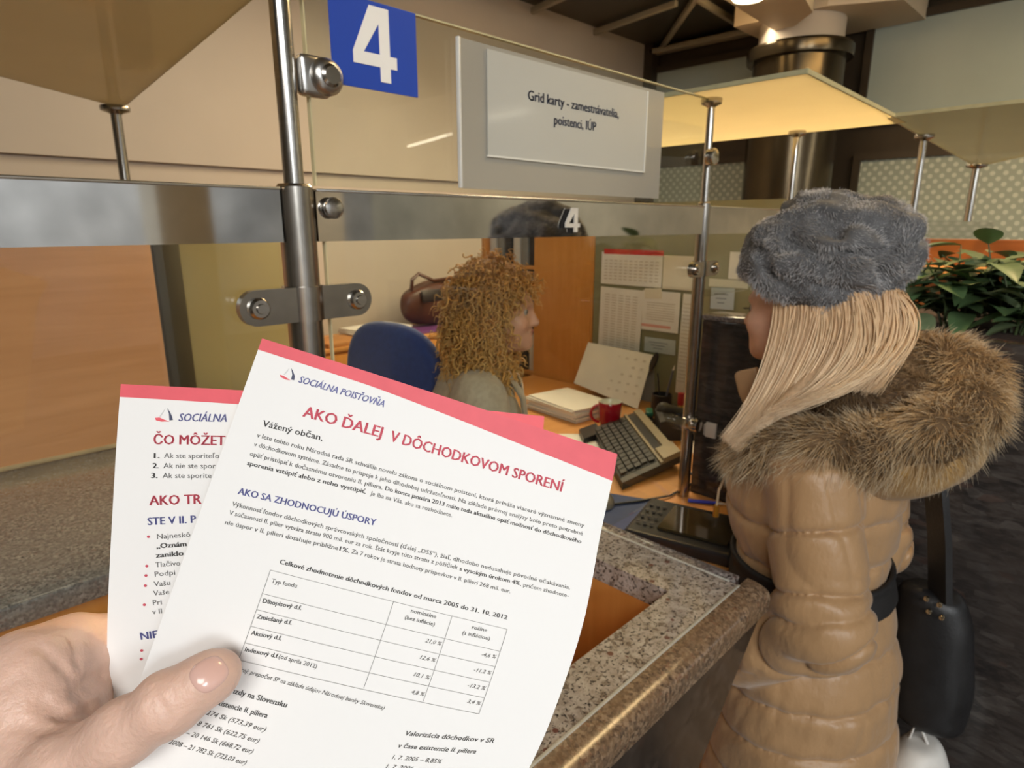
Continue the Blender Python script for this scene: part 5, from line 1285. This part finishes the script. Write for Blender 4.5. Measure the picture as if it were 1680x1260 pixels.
fl = B().prism([(1203, 616), (1207, 610), (1240, 603), (1252, 682), (1228, 682), (1220, 668), (1210, 645)], lambda u, v, w: tuple(on_x(u, v, .80) + np.array([w, 0, 0])), .016).out('collar_flap', collar_m, co, angle=180)
md = fl.modifiers.new('round', 'BEVEL'); md.width = .005; md.segments = 3
# hood: shell, dark opening and fur trim laid as a loop on the shoulders
trim = [wp(.785, -.308, 1.172), wp(.750, -.345, 1.198), wp(.730, -.395, 1.225), wp(.735, -.475, 1.245), wp(.765, -.555, 1.256), wp(.820, -.630, 1.280), wp(.905, -.658, 1.315), wp(.995, -.650, 1.355), wp(1.045, -.600, 1.375), wp(1.050, -.535, 1.375), wp(1.055, -.44, 1.33), wp(1.07, -.34, 1.24), wp(1.05, -.265, 1.15)]
trad = [.022, .034, .042, .046, .049, .053, .056, .053, .048, .044, .044, .042, .034]
trim_f = union(chain(trim, trad), .012)
inner_f = union([cone(wp(.86, -.48, 1.31), wp(.98, -.50, 1.36), .07, .065), cone(wp(.90, -.53, 1.30), wp(.95, -.58, 1.33), .085, .075)], .04)
inner_g = lambda P: smax(inner_f(P), -ell((.93, -.60, 1.43), (.085, .075, .07))(P), .02)
hood_f = lambda P: ell((.90, -.585, 1.225), (.155, .125, .080), rot('X', -.30))(P) - .004 * wave(P, 26, 2) + .003 * np.sin(P[:, 0] * 60)
hs, _, _ = sdf_part('hood', hood_f, (.70, -.76, 1.08), (1.10, -.42, 1.36), .006, plain('hood_satin', (.38, .225, .075), .40, 0, .05, 6, sheen=.15), co)
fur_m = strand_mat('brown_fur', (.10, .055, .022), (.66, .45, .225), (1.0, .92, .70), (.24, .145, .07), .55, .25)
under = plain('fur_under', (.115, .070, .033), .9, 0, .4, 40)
V, F = sdf_mesh(trim_f, (.62, -.80, 1.05), (1.15, -.18, 1.50), .007); to = link('fur_trim', np_mesh('fur_trim', V, F), under, hs, True, 180, 'brown fur edging of the hood')
def comb_trim(P):
    A = np.array(trim); i = np.argmin(np.linalg.norm(P[:, None] - A[None], axis=2), axis=1); T = np.gradient(A, axis=0); T /= np.linalg.norm(T, axis=1)[:, None]
    return -T[i] * .30 + np.array([0, 0, -.20])
def tufts(f, P, amt):
    return amt * np.stack([wave(P, 45, s) for s in (1, 4, 8)], 1)
fo = fur('trim_fur', V, F, trim_f, 19000, .036, .00055, lambda P: comb_trim(P) + tufts(trim_f, P, .42), fur_m, to, RNG, stand=.7, wild=.22)
V, F = sdf_mesh(inner_g, (.74, -.72, 1.20), (1.10, -.38, 1.46), .007); io = link('fur_lining', np_mesh('fur_lining', V, F), plain('fur_lining_under', (.085, .05, .024), .9, 0, .4, 40), hs, True, 180)
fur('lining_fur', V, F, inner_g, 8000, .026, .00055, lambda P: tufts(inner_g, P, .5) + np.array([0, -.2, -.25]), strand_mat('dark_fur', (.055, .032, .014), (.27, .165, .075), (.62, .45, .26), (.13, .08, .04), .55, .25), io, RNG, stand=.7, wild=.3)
# hat
def hat(P):
    d = ell((WX, -.380, 1.545), (.130, .152, .160), rot('X', .14))(P); d = smin(d, ell((WX, -.472, 1.590), (.088, .082, .070), rot('X', -.1))(P), .05)
    d = smin(d, ell((WX + .01, -.435, 1.632), (.085, .105, .055))(P), .04)
    cut = (P[:, 2] - 1.420) * .9 - smax(.44 * (P[:, 1] + .505), -1.3 * (P[:, 1] + .505), .03)
    d = smax(d, -cut, .03)
    d = d + .0105 * wave(P * np.array([1, .8, 1.4]), 34, 9) + .006 * wave(P, 85, 3)
    fold = ribs(P, [((.81, -.40, 1.655), (.83, -.50, 1.565)), ((.83, -.50, 1.565), (.86, -.55, 1.535)), ((.80, -.36, 1.62), (.80, -.44, 1.575)), ((.83, -.49, 1.655), (.85, -.55, 1.62)), ((.80, -.30, 1.60), (.795, -.37, 1.535)), ((.80, -.42, 1.535), (.83, -.50, 1.52))], .017, .014)
    q = P * np.array([1, .75, 1.25]) + .012 * np.stack([wave(P, 18, s) for s in (2, 5, 8)], 1)
    for fr_, sd_, am in ((20, 6, .013), (37, 10, .007)): d = d + am * np.clip(1 - 3.4 * np.abs(wave(q, fr_, sd_)), 0, 1) ** 1.4
    return d + fold
V, F = sdf_mesh(hat, (.75, -.62, 1.40), (1.06, -.18, 1.73), .006)
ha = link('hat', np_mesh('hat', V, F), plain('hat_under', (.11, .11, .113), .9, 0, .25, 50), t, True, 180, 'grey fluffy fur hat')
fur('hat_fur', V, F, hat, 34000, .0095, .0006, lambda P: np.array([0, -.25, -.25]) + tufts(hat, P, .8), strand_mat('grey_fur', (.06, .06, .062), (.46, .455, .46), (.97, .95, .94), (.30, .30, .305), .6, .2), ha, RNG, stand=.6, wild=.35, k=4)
# long fair hair
def on(px, py, X): return on_x(px, py, X)
hairm = strand_mat('fair_hair', (.70, .46, .25), (.97, .75, .48), (.98, .80, .56), (.72, .48, .27), .36, .5)
def lock(S, M_, E_, n, spread, wid, seed, S2=None, M2=None, E2=None):
    r = np.random.default_rng(seed); u = r.random((n, 1)); ps = []
    S_, Mm, Ee = [np.array(a) + (np.array(b) - np.array(a)) * u for a, b in ((S, S2), (M_, M2), (E_, E2))]
    j = lambda s: r.normal(size=(n, 3)) * s
    S_, Mm, Ee = S_ + j(spread * .4), Mm + j(spread), Ee + j(spread * .7); tt = np.linspace(0, 1, 14)[None, :, None]
    c = 2 * Mm - .5 * S_ - .5 * Ee
    return S_[:, None] * (1 - tt) ** 2 + c[:, None] * 2 * tt * (1 - tt) + Ee[:, None] * tt ** 2
locks = [lock(on(1268, 462, .832), on(1262, 590, .785), on(1186, 716, .700), 700, .006, 1, 1, on(1345, 490, .815), on(1310, 610, .770), on(1214, 738, .690)),
         lock(on(1330, 478, .818), on(1320, 610, .775), on(1200, 735, .690), 700, .006, 1, 2, on(1405, 490, .825), on(1385, 600, .780), on(1262, 676, .690)),
         lock(on(1395, 478, .83), on(1400, 605, .795), on(1270, 680, .690), 480, .006, 1, 3, on(1470, 480, .86), on(1448, 585, .82), on(1340, 650, .710)),
         lock(on(1440, 478, .86), on(1475, 545, .87), on(1400, 640, .77), 320, .007, 1, 4, on(1478, 480, .90), on(1490, 545, .92), on(1440, 640, .80)),
         lock((WX - .05, -.44, 1.50), (WX - .04, -.50, 1.41), (WX - .02, -.50, 1.27), 420, .010, 1, 5, (WX + .07, -.44, 1.50), (WX + .08, -.49, 1.41), (WX + .08, -.48, 1.27))]
hcore = union([cone(on(1320, 500, .865), on(1300, 600, .835), .034, .036), cone(on(1300, 600, .815), on(1205, 722, .715), .036, .009), cone(on(1395, 515, .865), on(1375, 600, .82), .036, .034), cone(on(1375, 600, .81), on(1280, 672, .725), .034, .016), cone((WX - .02, -.44, 1.47), (WX, -.46, 1.30), .07, .06)], .03)
V, F = sdf_mesh(hcore, (.70, -.60, 1.10), (1.05, -.18, 1.58), .006)
hr = link('hair', np_mesh('hair', V, F), plain('fair_hair_under', (.62, .42, .25), .5, 0, .2, 60, aniso=(3, 3, .5)), t, True, 180, 'long straight fair hair over the shoulder')
strands('hair_strands', np.concatenate(locks), .0016, hairm, hr, RNG)
# hair clip ribbon glimpsed under the hat: silver scarf edge
sdf_part('scarf', lambda P: smax(np.abs(ell((WX, -.46, 1.445), (.085, .062, .045), rot('X', -.3))(P)) - .004, -(P[:, 1] + .44), .01), (.78, -.56, 1.38), (1.02, -.42, 1.52), .006, plain('scarf_silver', (.34, .33, .36), .4, .2, .3, 60), t, 'silvery scarf edge below the hat')
# shoulder bag
t = thing('shoulder_bag', 'black shoulder bag with studs hanging at the back of the woman', 'bag', (1.07, -.66, .65))
bgm = plain('bag_black', (.010, .010, .011), .45, 0, .2, 30, bumps=.15)
sdf_part('body', lambda P: smax(ell((1.10, -.655, .68), (.065, .085, .27), rot('X', -.10))(P), np.abs(P[:, 2] - .70) - .17, .03) - .003 * wave(P, 40, 2), (.98, -.82, .44), (1.184, -.54, .92), .008, bgm, t)
b = B(); sp = [wp(1.03, -.44, 1.265), wp(1.04, -.55, 1.235), wp(1.045, -.612, 1.15), wp(1.055, -.640, 1.0), wp(1.07, -.658, .86)]; rows = []
for i, q in enumerate(sp):
    rows.append([q + wp(-.012, -.025, 0), q + wp(-.018, -.014, 0), q + wp(.012, .025, 0), q + wp(.018, .014, 0), q + wp(-.012, -.025, 0)])
b.grid(rows); b.out('strap', bgm, t, angle=50)
gold = plain('stud_metal', (.62, .52, .36), .25, 1., .1, 40)
for y, z in ((-.640, .872), (-.664, .868), (-.648, .845), (-.672, .842)):
    B().cyl((1.034, y, z), (1.024, y, z), .0055, 12, .002).out('stud', gold, t)
t = thing('white_bag', 'white carrier bag hanging below the black shoulder bag', 'bag', (1.10, -.68, .40))
sdf_part('body', lambda P: smax(ell((1.06, -.675, .33), (.09, .075, .20))(P), np.abs(P[:, 2] - .32) - .19, .01) - .006 * wave(P, 30, 5), (.94, -.80, .08), (1.182, -.56, .56), .009, plain('bag_white', (.66, .64, .60), .5, 0, .05, 20), t)
B().tube([wp(1.06, -.65, .50), wp(1.06, -.66, .56), wp(1.06, -.69, .50)], .004, 8).out('handle', MATS['bag_white'], t)
